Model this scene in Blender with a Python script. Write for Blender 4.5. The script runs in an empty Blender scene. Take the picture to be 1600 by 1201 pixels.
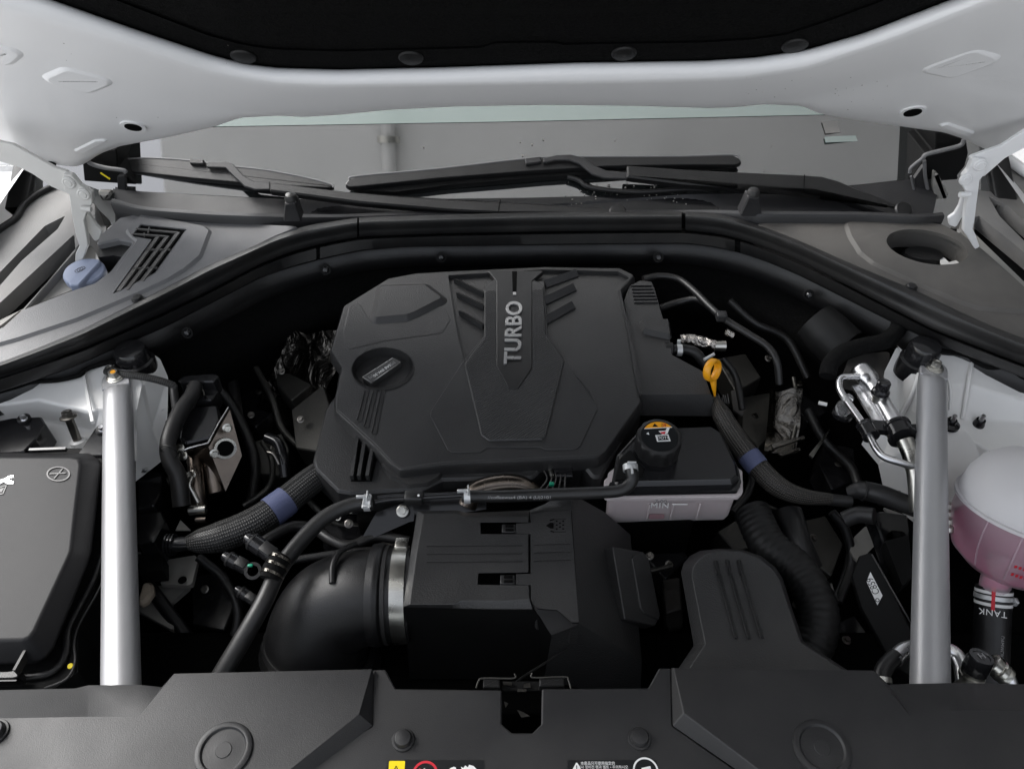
import bpy, bmesh, math, random
import numpy as np
from mathutils import Vector, Matrix
from mathutils.geometry import tessellate_polygon

random.seed(7)
SC = bpy.context.scene
R = math.radians

# ------------------------------------------------------------------ camera, sky, sun, exposure
CAM_Z, PITCH, FPX = 0.83, R(44.0), 1200.0
cam_d = bpy.data.cameras.new("camera")
cam_d.sensor_width = 36.0
cam_d.lens = 36.0 * FPX / 1600.0
cam_d.clip_start, cam_d.clip_end = 0.02, 500.0
cam = bpy.data.objects.new("camera", cam_d)
SC.collection.objects.link(cam)
cam.location = (0, 0, CAM_Z)
cam.rotation_euler = (R(90) - PITCH, 0, 0)
SC.camera = cam

SUN_EL, SUN_AZ = R(46.0), R(-58.0)     # azimuth measured from +Y (into the picture) towards +X
world = bpy.data.worlds.new("World")
SC.world = world
world.use_nodes = True
wn = world.node_tree
wn.nodes.clear()
sky = wn.nodes.new("ShaderNodeTexSky")
sky.sky_type = 'NISHITA'
sky.sun_disc = False
sky.sun_elevation = SUN_EL
sky.sun_rotation = SUN_AZ
sky.air_density, sky.dust_density, sky.ozone_density = 1.0, 2.0, 1.0
hsv = wn.nodes.new("ShaderNodeHueSaturation")
hsv.inputs['Saturation'].default_value = 0.28
bgn = wn.nodes.new("ShaderNodeBackground")
bgn.inputs['Strength'].default_value = 0.15
wo = wn.nodes.new("ShaderNodeOutputWorld")
wn.links.new(sky.outputs[0], hsv.inputs['Color'])
wn.links.new(hsv.outputs[0], bgn.inputs['Color'])
wn.links.new(bgn.outputs[0], wo.inputs['Surface'])
sun_d = bpy.data.lights.new("sun", 'SUN')
sun_d.energy, sun_d.angle, sun_d.color = 2.0, R(40), (1.0, 0.985, 0.965)
sun = bpy.data.objects.new("sun", sun_d)
SC.collection.objects.link(sun)
sdir = Vector((math.sin(SUN_AZ) * math.cos(SUN_EL), math.cos(SUN_AZ) * math.cos(SUN_EL), math.sin(SUN_EL)))
sun.rotation_euler = sdir.to_track_quat('Z', 'Y').to_euler()
SC.view_settings.view_transform = 'Standard'
SC.view_settings.look = 'None'
SC.view_settings.exposure = 1.12
SC.view_settings.gamma = 1.0
SC.cycles.max_bounces = 8
SC.cycles.diffuse_bounces = 4
SC.cycles.glossy_bounces = 4
SC.cycles.transparent_max_bounces = 8

# ------------------------------------------------------------------ helpers
CAMP = Vector((0, 0, CAM_Z))
FW = Vector((0, math.cos(PITCH), -math.sin(PITCH)))
UP = Vector((0, math.sin(PITCH), math.cos(PITCH)))
RT = Vector((1, 0, 0))

def ray(px, py):
    return FW + RT * ((px - 800) / FPX) - UP * ((py - 600.5) / FPX)

class Pl:
    """a real plane of the place: a measured photograph point is read off where its sight line meets it"""
    def __init__(s, o, n):
        s.o = Vector(o); s.n = Vector(n).normalized()
        a = Vector((1, 0, 0)) if abs(s.n.x) < 0.9 else Vector((0, 1, 0))
        s.u = (a - s.n * a.dot(s.n)).normalized(); s.v = s.n.cross(s.u)
    def p(s, px, py, off=0.0):
        d = ray(px, py)
        return CAMP + d * ((s.o + s.n * off - CAMP).dot(s.n) / d.dot(s.n))
    def to2(s, q):
        return Vector(((q - s.o).dot(s.u), (q - s.o).dot(s.v)))
    def to3(s, q, h=0.0):
        return s.o + s.u * q[0] + s.v * q[1] + s.n * h

def ZP(z, sx=0.0, sy=0.0, x0=0.0, y0=0.9):
    return Pl((x0, y0, z), (-sx, -sy, 1))
def YP(y, tilt=0.0):
    return Pl((0, y, 0), (0, -math.cos(tilt), math.sin(tilt)))
def Z(px, py, z):
    return ZP(z).p(px, py)

WL = {}
def tag(o, label=None, cat=None, group=None, kind=None):
    if label: o["label"] = label
    if cat: o["category"] = cat
    if group: o["group"] = group
    if kind: o["kind"] = kind
    return o
def attach(o, loc, parent=None):
    SC.collection.objects.link(o)
    loc = Vector(loc)
    o.location = loc
    WL[o] = loc
    if parent is not None:
        o.parent = parent
        o.matrix_parent_inverse = Matrix.Translation(-WL[parent])
    return o
def thing(name, label, cat, loc, group=None):
    o = bpy.data.objects.new(name, None)
    o.empty_display_size = 0.02
    attach(o, loc)
    return tag(o, label, cat, group)
def mesh(name, verts, faces, mat, parent=None, sharp=32, bev=0.0, seg=2, uvs=None, fix=True, wn=False):
    verts = [Vector(v) for v in verts]
    c = sum(verts, Vector()) / len(verts)
    me = bpy.data.meshes.new(name)
    me.from_pydata([tuple(v - c) for v in verts], [], faces)
    if uvs is not None:
        uvl = me.uv_layers.new(name="UVMap")
        for lp in me.loops:
            uvl.data[lp.index].uv = uvs[lp.vertex_index]
    if fix:
        bm = bmesh.new(); bm.from_mesh(me)
        bmesh.ops.recalc_face_normals(bm, faces=bm.faces)
        bm.to_mesh(me); bm.free()
    me.materials.append(mat)
    me.shade_smooth()
    if bev <= 0:
        me.set_sharp_from_angle(angle=R(sharp))
    o = bpy.data.objects.new(name, me)
    attach(o, c, parent)
    if bev > 0:
        m = o.modifiers.new("bevel", 'BEVEL')
        m.width = bev; m.segments = seg; m.limit_method = 'ANGLE'; m.angle_limit = R(28)
        m.harden_normals = False; m.use_clamp_overlap = True
    if wn:
        w_ = o.modifiers.new('weighted', 'WEIGHTED_NORMAL'); w_.keep_sharp = True; w_.weight = 60
    return o

def area2(p):
    return 0.5 * sum(p[i][0] * p[(i + 1) % len(p)][1] - p[(i + 1) % len(p)][0] * p[i][1] for i in range(len(p)))
def fillet2(p, r, seg=4):
    out = []
    n = len(p)
    for i in range(n):
        a, b, c = p[i - 1], p[i], p[(i + 1) % n]
        d1, d2 = (a - b), (c - b)
        l1, l2 = d1.length, d2.length
        if l1 < 1e-7 or l2 < 1e-7: continue
        d1 = d1 / l1; d2 = d2 / l2
        cs = max(-1, min(1, d1.dot(d2)))
        ang = math.acos(cs)
        if ang > R(172):
            out.append(b); continue
        t = min(r / math.tan(ang / 2), 0.45 * l1, 0.45 * l2)
        p0, p2 = b + d1 * t, b + d2 * t
        for k in range(seg + 1):
            s = k / seg
            out.append(p0 * (1 - s) ** 2 + b * (2 * s * (1 - s)) + p2 * s * s)
    return out
def inset2(p, d):
    if abs(d) < 1e-9: return list(p)
    n = len(p); out = []
    for i in range(n):
        a, b, c = p[i - 1], p[i], p[(i + 1) % n]
        e1 = (b - a); e2 = (c - b)
        if e1.length < 1e-9: e1 = e2
        if e2.length < 1e-9: e2 = e1
        e1 = e1.normalized(); e2 = e2.normalized()
        n1 = Vector((-e1.y, e1.x)); n2 = Vector((-e2.y, e2.x))
        m = n1 + n2
        if m.length < 1e-6: m = n1
        m = m.normalized()
        k = d / max(0.45, m.dot(n1))
        out.append(b + m * k)
    return out
def prof(name, px, plane, profile, mat, parent=None, fil=0.0, fseg=4, holes=(), bev=0.0, sharp=32, seg=2, world_pts=None):
    """outline on a plane, swept through (inset, height) steps; the last step is capped; holes = [(outline, depth, fillet)]"""
    q = [plane.to2(v) for v in (world_pts if world_pts else [plane.p(a, b) for a, b in px])]
    if area2(q) < 0: q.reverse()
    if fil > 0: q = fillet2(q, fil, fseg)
    n = len(q); V = []; F = []
    for ins, h in profile:
        V += [plane.to3(v, h) for v in inset2(q, ins)]
    for k in range(len(profile) - 1):
        for i in range(n):
            j = (i + 1) % n
            F.append((k * n + i, k * n + j, (k + 1) * n + j, (k + 1) * n + i))
    if not name.endswith('field_open'): F.append(tuple(reversed(range(n))))
    top = list(range((len(profile) - 1) * n, len(profile) * n))
    if not holes:
        F.append(tuple(top))
    else:
        ht = profile[-1][1]
        loops = [[Vector((*plane.to2(V[i]), 0)) for i in top]]
        idx = list(top)
        for hp, hd, hf in holes:
            h2 = [plane.to2(plane.p(a, b, ht)) for a, b in hp]
            if area2(h2) > 0: h2.reverse()
            if hf > 0: h2 = fillet2(h2, hf, fseg)
            loops.append([Vector((*v, 0)) for v in h2])
            i0 = len(V); m = len(h2)
            V += [plane.to3(v, ht) for v in h2]
            idx += list(range(i0, i0 + m))
            V += [plane.to3(v, ht - hd) for v in h2]
            for i in range(m):
                j = (i + 1) % m
                F.append((i0 + i, i0 + j, i0 + m + j, i0 + m + i))
            if not name.endswith('field_open'): F.append(tuple(range(i0 + m, i0 + 2 * m)))
        for t in tessellate_polygon(loops):
            F.append(tuple(idx[i] for i in t))
    return mesh(name, V, F, mat, parent, bev=bev, sharp=sharp, seg=seg, wn=True)
def ell(cx, cy, rx, ry, n=32, rot=0.0):
    c, s = math.cos(R(rot)), math.sin(R(rot))
    return [(cx + rx * math.cos(t) * c - ry * math.sin(t) * s, cy + rx * math.cos(t) * s + ry * math.sin(t) * c)
            for t in [2 * math.pi * k / n for k in range(n)]]
def free(name, pts, faces, mat, parent=None, bev=0.0, sharp=32, seg=2):
    return mesh(name, [Z(*p) for p in pts], faces, mat, parent, bev=bev, sharp=sharp, seg=seg, wn=True)
def rings(name, levels, mat, parent=None, bev=0.0, sharp=32, seg=2, close=True):
    """levels: lists of 3D points with equal count"""
    n = len(levels[0]); V = [v for L in levels for v in L]; F = []
    for k in range(len(levels) - 1):
        for i in range(n):
            j = (i + 1) % n
            F.append((k * n + i, k * n + j, (k + 1) * n + j, (k + 1) * n + i))
    F.append(tuple(range(n)))
    if close: F.append(tuple(range((len(levels) - 1) * n, len(levels) * n)))
    return mesh(name, V, F, mat, parent, bev=bev, sharp=sharp, seg=seg, wn=True)
def zl(px, z):
    return [Z(a, b, z) for a, b in px]
def box(name, c, size, mat, parent=None, rot=None, bev=0.001):
    M = rot if rot is not None else Matrix.Identity(3)
    h = [s / 2 for s in size]
    V = [Vector(c) + M @ Vector((x * h[0], y * h[1], z * h[2])) for x in (-1, 1) for y in (-1, 1) for z in (-1, 1)]
    F = [(0, 1, 3, 2), (4, 6, 7, 5), (0, 4, 5, 1), (2, 3, 7, 6), (0, 2, 6, 4), (1, 5, 7, 3)]
    return mesh(name, V, F, mat, parent, bev=bev)
def catmull(pts, sub):
    P = [Vector(p) for p in pts]
    if len(P) < 3: 
        return [P[0].lerp(P[-1], k / sub) for k in range(sub + 1)]
    P = [P[0] * 2 - P[1]] + P + [P[-1] * 2 - P[-2]]
    out = []
    for i in range(1, len(P) - 2):
        for k in range(sub):
            t = k / sub
            a, b, c, d = P[i - 1], P[i], P[i + 1], P[i + 2]
            out.append(0.5 * ((2 * b) + (c - a) * t + (2 * a - 5 * b + 4 * c - d) * t * t + (3 * b - a - 3 * c + d) * t ** 3))
    out.append(P[-2])
    return out
def sweep(path, rad, seg=16, close_ends=True):
    n = len(path)
    T = [(path[min(i + 1, n - 1)] - path[max(i - 1, 0)]).normalized() for i in range(n)]
    a = Vector((0, 0, 1)) if abs(T[0].z) < 0.9 else Vector((1, 0, 0))
    N = (a - T[0] * a.dot(T[0])).normalized()
    V = []; F = []; UV = []; s = 0
    for i in range(n):
        if i: s += (path[i] - path[i - 1]).length
        N = (N - T[i] * N.dot(T[i])).normalized()
        B = T[i].cross(N)
        for k in range(seg):
            t = 2 * math.pi * k / seg
            V.append(path[i] + (N * math.cos(t) + B * math.sin(t)) * rad[i]); UV.append((k / seg, s))
    for i in range(n - 1):
        for k in range(seg):
            j = (k + 1) % seg
            F.append((i * seg + k, i * seg + j, (i + 1) * seg + j, (i + 1) * seg + k))
    if close_ends:
        F.append(tuple(range(seg))); F.append(tuple(range((n - 1) * seg, n * seg)))
    return V, F, UV
def tube(name, pts, r, mat, parent=None, seg=16, sub=8, ribs=None, smooth=True):
    path = catmull(pts, sub) if smooth else [Vector(p) for p in pts]
    n = len(path)
    if isinstance(r, (list, tuple)):
        m = len(r) - 1
        rad = [float(np.interp(i / (n - 1) * m, range(m + 1), r)) for i in range(n)]
    else:
        rad = [r] * n
    if ribs:
        pitch, depth = ribs
        # resample evenly
        L = [0.0]
        for i in range(1, n): L.append(L[-1] + (path[i] - path[i - 1]).length)
        cnt = int(L[-1] / (pitch / 4))
        ss = np.linspace(0, L[-1], cnt)
        xs = [np.interp(ss, L, [p[k] for p in path]) for k in range(3)]
        rr = np.interp(ss, L, rad)
        path = [Vector((xs[0][i], xs[1][i], xs[2][i])) for i in range(cnt)]
        rad = [rr[i] - depth * (0.5 - 0.5 * math.cos(2 * math.pi * i / 4)) for i in range(cnt)]
    V, F, UV = sweep(path, rad, seg)
    return mesh(name, V, F, mat, parent, uvs=UV, sharp=60)
def lathe(name, c, axis, profile, mat, parent=None, seg=32, knurl=None, sharp=32):
    """profile = [(radius, height)...] along axis from c"""
    c = Vector(c); ax = Vector(axis).normalized()
    a = Vector((1, 0, 0)) if abs(ax.x) < 0.9 else Vector((0, 1, 0))
    u = (a - ax * a.dot(ax)).normalized(); v = ax.cross(u)
    V = []; F = []; n = seg
    for r, h in profile:
        for k in range(n):
            t = 2 * math.pi * k / n
            rr = r
            if knurl and r > knurl[0]: rr = r - (knurl[2] if (k * knurl[1] // n) % 2 else 0)
            V.append(c + ax * h + (u * math.cos(t) + v * math.sin(t)) * rr)
    for i in range(len(profile) - 1):
        for k in range(n):
            j = (k + 1) % n
            F.append((i * n + k, i * n + j, (i + 1) * n + j, (i + 1) * n + k))
    F.append(tuple(range(n))); F.append(tuple(range((len(profile) - 1) * n, len(profile) * n)))
    return mesh(name, V, F, mat, parent, sharp=sharp)
def ringband(name, c, axis, r0, r1, h, mat, parent=None, seg=40):
    c = Vector(c); ax = Vector(axis).normalized()
    a = Vector((1, 0, 0)) if abs(ax.x) < 0.9 else Vector((0, 1, 0))
    u = (a - ax * a.dot(ax)).normalized(); v = ax.cross(u)
    V = []; F = []
    prof4 = [(r0, -h / 2), (r1, -h / 2), (r1, h / 2), (r0, h / 2)]
    for r, hh in prof4:
        for k in range(seg):
            t = 2 * math.pi * k / seg
            V.append(c + ax * hh + (u * math.cos(t) + v * math.sin(t)) * r)
    for i in range(4):
        for k in range(seg):
            j = (k + 1) % seg; i2 = (i + 1) % 4
            F.append((i * seg + k, i * seg + j, i2 * seg + j, i2 * seg + k))
    return mesh(name, V, F, mat, parent)
def bolt(name, c, axis, r, mat, parent=None, h=None, flange=1.45):
    """hex head standing on a round flange, one mesh"""
    h = h or r * 0.9
    c = Vector(c); ax = Vector(axis).normalized()
    a = Vector((1, 0, 0)) if abs(ax.x) < 0.9 else Vector((0, 1, 0))
    u = (a - ax * a.dot(ax)).normalized(); v = ax.cross(u)
    V = []; F = []
    def ringp(rad, hh, hexa):
        i0 = len(V)
        for k in range(24):
            t = 2 * math.pi * k / 24
            rr = rad
            if hexa:
                rr = rad * math.cos(math.pi / 6) / math.cos((t % (math.pi / 3)) - math.pi / 6)
            V.append(c + ax * hh + (u * math.cos(t) + v * math.sin(t)) * rr)
        return i0
    L = [ringp(r * flange, 0, 0), ringp(r * flange, h * .18, 0), ringp(r * 1.05, h * .3, 0), ringp(r, h * .3, 1), ringp(r, h * .92, 1), ringp(r * .88, h, 0), ringp(r * .55, h, 0), ringp(r * .5, h * .9, 0)]
    for i in range(len(L) - 1):
        for k in range(24):
            j = (k + 1) % 24
            F.append((L[i] + k, L[i] + j, L[i + 1] + j, L[i + 1] + k))
    F.append(tuple(range(24))); F.append(tuple(L[-1] + k for k in range(24)))
    return mesh(name, V, F, mat, parent)
def clip(name, c, axis, r, mat, parent=None, dome=0.35):
    return lathe(name, c, axis, [(r * 1.02, 0), (r * 1.02, r * .12), (r * .98, r * .2), (r * .82, r * .22), (r * .8, r * .2 + r * dome * .5), (r * .68, r * .2 + r * dome), (r * .3, r * .2 + r * dome * 1.15)], mat, parent, seg=28)
def interp(tab, x):
    return float(np.interp(x, [t[0] for t in tab], [t[1] for t in tab]))
def smooth_tab(tab, x0, x1, step=8, k=5):
    xs = np.arange(x0, x1 + .1, step)
    pad = np.arange(x0 - step * k * 2, x1 + step * k * 2 + .1, step)
    X = [t[0] for t in tab]; Y = [t[1] for t in tab]
    def ev(x):
        if x < X[0]: return Y[0] + (x - X[0]) * (Y[1] - Y[0]) / (X[1] - X[0])
        if x > X[-1]: return Y[-1] + (x - X[-1]) * (Y[-1] - Y[-2]) / (X[-1] - X[-2])
        return float(np.interp(x, X, Y))
    y = np.array([ev(x) for x in pad])
    w = np.hanning(k + 2)[1:-1]; w /= w.sum()
    ys = np.convolve(y, w, mode='same')
    return [(float(x), float(np.interp(x, pad, ys))) for x in xs]
def grid(name, rows, mat, parent=None, sharp=40, closed=False, uv=False):
    n = len(rows[0]); V = [v for r in rows for v in r]; F = []
    m = len(rows)
    for k in range(m if closed else m - 1):
        k2 = (k + 1) % m
        for i in range(n - 1):
            F.append((k * n + i, k * n + i + 1, k2 * n + i + 1, k2 * n + i))
    if closed:
        F.append(tuple(k * n for k in range(m))); F.append(tuple(k * n + n - 1 for k in range(m)))
    return mesh(name, V, F, mat, parent, sharp=sharp)
def text(name, s, c, u, v, size, mat, parent=None, ext=0.0002, align='CENTER', bevel=0.0, shear=0.0, spacing=1.0, sx=1.0, bold=0.0):
    cu = bpy.data.curves.new(name, 'FONT')
    cu.body = s; cu.size = size; cu.extrude = ext; cu.align_x = align; cu.align_y = 'CENTER'
    cu.bevel_depth = bevel; cu.offset = bold; cu.shear = shear; cu.space_character = spacing
    cu.materials.append(mat)
    o = bpy.data.objects.new(name, cu)
    attach(o, c, parent)
    u = Vector(u).normalized(); v = Vector(v); v = (v - u * v.dot(u)).normalized(); w = u.cross(v)
    o.rotation_euler = Matrix((u, v, w)).transposed().to_euler()
    o.scale = (sx, 1, 1)
    me = bpy.data.meshes.new_from_object(o)           # plain mesh, so that it is an object of its own
    o2 = bpy.data.objects.new(name, me)
    o2.data.materials.clear(); o2.data.materials.append(mat)
    r_, sc_2 = o.rotation_euler.copy(), o.scale.copy()
    nm = o.name
    bpy.data.objects.remove(o); o2.name = nm
    attach(o2, c, parent)
    o2.rotation_euler, o2.scale = r_, sc_2
    return o2

# ------------------------------------------------------------------ materials
def newmat(name):
    m = bpy.data.materials.new(name); m.use_nodes = True
    return m, m.node_tree.nodes, m.node_tree.links, m.node_tree.nodes['Principled BSDF']
def P(name, col, rough=0.5, metal=0.0, grain=0.0, gscale=900.0, var=0.0, vscale=9.0, dust=0.0, dustcol=(.32, .30, .27), coat=0.0, spec=0.5, rvar=0.0, aniso=0.0):
    m, N, L, b = newmat(name)
    b.inputs['Base Color'].default_value = (*col, 1)
    b.inputs['Roughness'].default_value = rough
    b.inputs['Metallic'].default_value = metal
    b.inputs['Specular IOR Level'].default_value = spec
    b.inputs['Coat Weight'].default_value = coat
    if aniso: b.inputs['Anisotropic'].default_value = aniso
    tc = N.new('ShaderNodeTexCoord')
    if var > 0 or dust > 0:
        base = None
        rgb = N.new('ShaderNodeRGB'); rgb.outputs[0].default_value = (*col, 1); base = rgb.outputs[0]
        if var > 0:
            nz = N.new('ShaderNodeTexNoise'); nz.inputs['Scale'].default_value = vscale; nz.inputs['Detail'].default_value = 6
            L.new(tc.outputs['Object'], nz.inputs['Vector'])
            mr = N.new('ShaderNodeMapRange'); mr.inputs[1].default_value = .3; mr.inputs[2].default_value = .7
            mr.inputs[3].default_value = 1 - var; mr.inputs[4].default_value = 1 + var
            L.new(nz.outputs[0], mr.inputs[0])
            mx = N.new('ShaderNodeMixRGB'); mx.blend_type = 'MULTIPLY'; mx.inputs[0].default_value = 1
            L.new(base, mx.inputs[1]); L.new(mr.outputs[0], mx.inputs[2]); base = mx.outputs[0]
        if dust > 0:
            nz = N.new('ShaderNodeTexNoise'); nz.inputs['Scale'].default_value = 5.0; nz.inputs['Detail'].default_value = 9; nz.inputs['Roughness'].default_value = .65
            L.new(tc.outputs['Object'], nz.inputs['Vector'])
            mr = N.new('ShaderNodeMapRange'); mr.inputs[1].default_value = .42; mr.inputs[2].default_value = .72
            mr.inputs[3].default_value = 0; mr.inputs[4].default_value = dust
            L.new(nz.outputs[0], mr.inputs[0])
            mx = N.new('ShaderNodeMixRGB'); mx.inputs[2].default_value = (*dustcol, 1)
            L.new(mr.outputs[0], mx.inputs[0]); L.new(base, mx.inputs[1]); base = mx.outputs[0]
        L.new(base, b.inputs['Base Color'])
    if rvar > 0:
        nz = N.new('ShaderNodeTexNoise'); nz.inputs['Scale'].default_value = 14; nz.inputs['Detail'].default_value = 5
        L.new(tc.outputs['Object'], nz.inputs['Vector'])
        mr = N.new('ShaderNodeMapRange'); mr.inputs[1].default_value = .3; mr.inputs[2].default_value = .7
        mr.inputs[3].default_value = max(.03, rough - rvar); mr.inputs[4].default_value = min(1, rough + rvar)
        L.new(nz.outputs[0], mr.inputs[0]); L.new(mr.outputs[0], b.inputs['Roughness'])
    if grain > 0:
        nz = N.new('ShaderNodeTexNoise'); nz.inputs['Scale'].default_value = gscale; nz.inputs['Detail'].default_value = 2
        L.new(tc.outputs['Object'], nz.inputs['Vector'])
        bp = N.new('ShaderNodeBump'); bp.inputs['Strength'].default_value = grain; bp.inputs['Distance'].default_value = 0.0011
        L.new(nz.outputs[0], bp.inputs['Height']); L.new(bp.outputs[0], b.inputs['Normal'])
    return m

M = {}
M['cover'] = P('grained_black_plastic', (.023, .023, .0235), .38, grain=.55, gscale=520, var=.12, dust=.03, rvar=.05)
M['cover2'] = P('satin_black_plastic', (.007, .007, .0075), .38, grain=.35, gscale=900, var=.12, dust=.02, rvar=.07)
M['fusel'] = P('fuse_lid_plastic', (.012, .012, .013), .50, grain=.18, gscale=1100, var=.06, dust=.015, spec=.24)
M['panel'] = P('shroud_plastic', (.0125, .0125, .0135), .47, grain=.22, gscale=1100, var=.08, dust=.04, rvar=.06)
M['cowl'] = P('dusty_grey_cowl_plastic', (.090, .086, .080), .50, grain=.5, gscale=600, var=.12, dust=.20, dustcol=(.26, .235, .21), rvar=.06)
M['cowl2'] = P('cowl_plastic_clean', (.018, .018, .0195), .44, grain=.4, gscale=600, var=.08, dust=.03, rvar=.06)
M['cowl_lit'] = P('cowl_plastic_lit', (.14, .14, .143), .46, grain=.4, gscale=600, var=.08, dust=.05, rvar=.05)  # same cowl plastic, colour lightened to stand in for sky sheen on the left
M['liner'] = P('fender_liner_plastic', (.16, .158, .155), .5, grain=.4, gscale=600, var=.2, dust=.25, dustcol=(.25, .22, .18))
M['gloss'] = P('gloss_black_plastic', (.012, .012, .013), .16, var=.1, rvar=.06)
M['rubber'] = P('black_rubber', (.007, .007, .0075), .5, grain=.25, gscale=500, var=.15, dust=.05, rvar=.1)
M['seal'] = P('seal_rubber', (.011, .011, .0115), .40, grain=.15, gscale=500, var=.1, dust=.06, rvar=.08)
M['hose'] = P('hose_rubber', (.009, .009, .0095), .40, grain=.2, gscale=600, var=.2, dust=.05, rvar=.08)
M['black'] = P('deep_black_plastic', (.006, .006, .006), .6, grain=.2, var=.2, spec=.15)
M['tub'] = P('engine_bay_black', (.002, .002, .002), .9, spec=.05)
M['felt'] = P('insulation_felt', (.0055, .0055, .0055), .95, grain=1.0, gscale=420, var=.5, vscale=260, spec=.05)
M['foam'] = P('black_foam', (.004, .004, .004), .95, grain=1.0, gscale=260, var=.5, vscale=220, spec=.2)
M['white'] = P('white_body_paint', (.82, .82, .82), .36, coat=.2)
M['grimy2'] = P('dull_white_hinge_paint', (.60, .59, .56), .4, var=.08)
M['primer'] = P('white_bay_paint', (.80, .795, .775), .30, coat=.2, var=.05, dust=.06, dustcol=(.4, .36, .3))
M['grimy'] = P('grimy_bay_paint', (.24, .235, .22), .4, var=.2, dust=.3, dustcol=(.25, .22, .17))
M['beige'] = P('beige_plastic', (.45, .38, .30), .5, var=.1)
M['alu'] = P('satin_aluminium', (.78, .78, .79), .30, metal=1.0, var=.05, rvar=.08, grain=.06, gscale=300)
M['strut'] = P('silver_painted_bar', (.44, .44, .45), .46, metal=.6, grain=.08, gscale=1200, var=.03, rvar=.03)
M['steel'] = P('zinc_steel', (.55, .54, .50), .30, metal=1.0, var=.12, rvar=.1, grain=.1, gscale=400)
M['dsteel'] = P('dark_metal', (.20, .19, .175), .32, metal=1.0, var=.25, rvar=.12, grain=.2, gscale=300)
M['brown'] = P('heat_stained_metal', (.20, .17, .145), .30, metal=1.0, var=.25, vscale=20, rvar=.1)
M['yellow'] = P('dipstick_yellow_plastic', (.83, .36, .008), .38, spec=.5)
M['orange'] = P('orange_label', (.85, .36, .01), .45)
M['ylabel'] = P('yellow_label', (.85, .66, .0), .45)
M['blabel'] = P('black_label', (.006, .007, .008), .35)
M['wprint'] = P('white_print', (.75, .75, .74), .5)
M['gprint'] = P('grey_print', (.28, .28, .28), .5)
M['red'] = P('red_print', (.55, .015, .03), .5)
M['green'] = P('green_plastic', (.01, .28, .16), .4)
M['blue'] = P('blue_tape', (.085, .10, .19), .6, grain=.3, gscale=400, var=.1)
M['bluecap'] = P('washer_cap_blue', (.27, .31, .42), .45, grain=.2, var=.05)
M['chrome'] = P('letter_metal', (.42, .42, .42), .28, metal=.7, rvar=.05)
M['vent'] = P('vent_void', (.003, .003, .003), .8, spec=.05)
M['slat'] = P('vent_slat_plastic', (.050, .048, .046), .5, var=.1, dust=.1)
M['ground'] = P('pale_concrete', (.62, .62, .62), .9, grain=.5, gscale=60, var=.12, vscale=3)
M['slabc'] = P('soffit_concrete', (.66, .66, .65), .9, grain=.4, gscale=80, var=.10, vscale=1.5)
M['dwall'] = P('dark_blocker_wall', (.10, .10, .10), .9, var=.1, vscale=2)
M['cond'] = P('pale_conduit', (.62, .62, .61), .8)
M['dcast'] = P('dark_cast_metal', (.07, .068, .062), .45, metal=.7, var=.3, grain=.4, gscale=300)
M['black2'] = P('soft_black_plastic', (.010, .010, .010), .5, grain=.2, spec=.3)
M['grip'] = P('cap_grip_plastic', (.05, .05, .05), .35, grain=.3)
M['emb'] = P('moulded_mark_edge', (.020, .019, .020), .35)
M['pipe'] = P('grey_conduit', (.35, .35, .34), .5)

def hatch_mat(name, col, freq, ang, strength):
    m, N, L, b = newmat(name)
    b.inputs['Base Color'].default_value = (*col, 1); b.inputs['Roughness'].default_value = .45
    tc = N.new('ShaderNodeTexCoord'); mp = N.new('ShaderNodeMapping'); mp.inputs['Rotation'].default_value = (0, 0, ang)
    w = N.new('ShaderNodeTexWave'); w.wave_type = 'BANDS'; w.bands_direction = 'X'; w.inputs['Scale'].default_value = freq
    L.new(tc.outputs['Object'], mp.inputs[0]); L.new(mp.outputs[0], w.inputs[0])
    bp = N.new('ShaderNodeBump'); bp.inputs['Strength'].default_value = strength; bp.inputs['Distance'].default_value = .0012
    L.new(w.outputs[1], bp.inputs['Height']); L.new(bp.outputs[0], b.inputs['Normal'])
    return m
M['hatch0'] = hatch_mat('ribbed_black_plastic', (.019, .019, .0195), 105, R(51), .9)

def braid_mat(name, col, hi, nu, nv):
    """woven sleeve: crossing strands in tube coordinates"""
    m, N, L, b = newmat(name)
    tc = N.new('ShaderNodeTexCoord'); sp = N.new('ShaderNodeSeparateXYZ'); L.new(tc.outputs['UV'], sp.inputs[0])
    def lin(a, bb):
        m1 = N.new('ShaderNodeMath'); m1.operation = 'MULTIPLY'; m1.inputs[1].default_value = a * 2 * math.pi; L.new(sp.outputs[0], m1.inputs[0])
        m2 = N.new('ShaderNodeMath'); m2.operation = 'MULTIPLY_ADD'; m2.inputs[1].default_value = bb * 2 * math.pi; L.new(sp.outputs[1], m2.inputs[0]); L.new(m1.outputs[0], m2.inputs[2])
        s = N.new('ShaderNodeMath'); s.operation = 'SINE'; L.new(m2.outputs[0], s.inputs[0]); return s
    s1, s2 = lin(nu, nv), lin(nu, -nv)
    pr = N.new('ShaderNodeMath'); pr.operation = 'MULTIPLY'; L.new(s1.outputs[0], pr.inputs[0]); L.new(s2.outputs[0], pr.inputs[1])
    mr = N.new('ShaderNodeMapRange'); mr.inputs[1].default_value = -.2; mr.inputs[2].default_value = .8; L.new(pr.outputs[0], mr.inputs[0])
    mx = N.new('ShaderNodeMixRGB'); mx.inputs[1].default_value = (*col, 1); mx.inputs[2].default_value = (*hi, 1)
    L.new(mr.outputs[0], mx.inputs[0]); L.new(mx.outputs[0], b.inputs['Base Color'])
    b.inputs['Roughness'].default_value = .4
    bp = N.new('ShaderNodeBump'); bp.inputs['Strength'].default_value = .9; bp.inputs['Distance'].default_value = .0012
    L.new(mr.outputs[0], bp.inputs['Height']); L.new(bp.outputs[0], b.inputs['Normal'])
    return m
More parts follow.
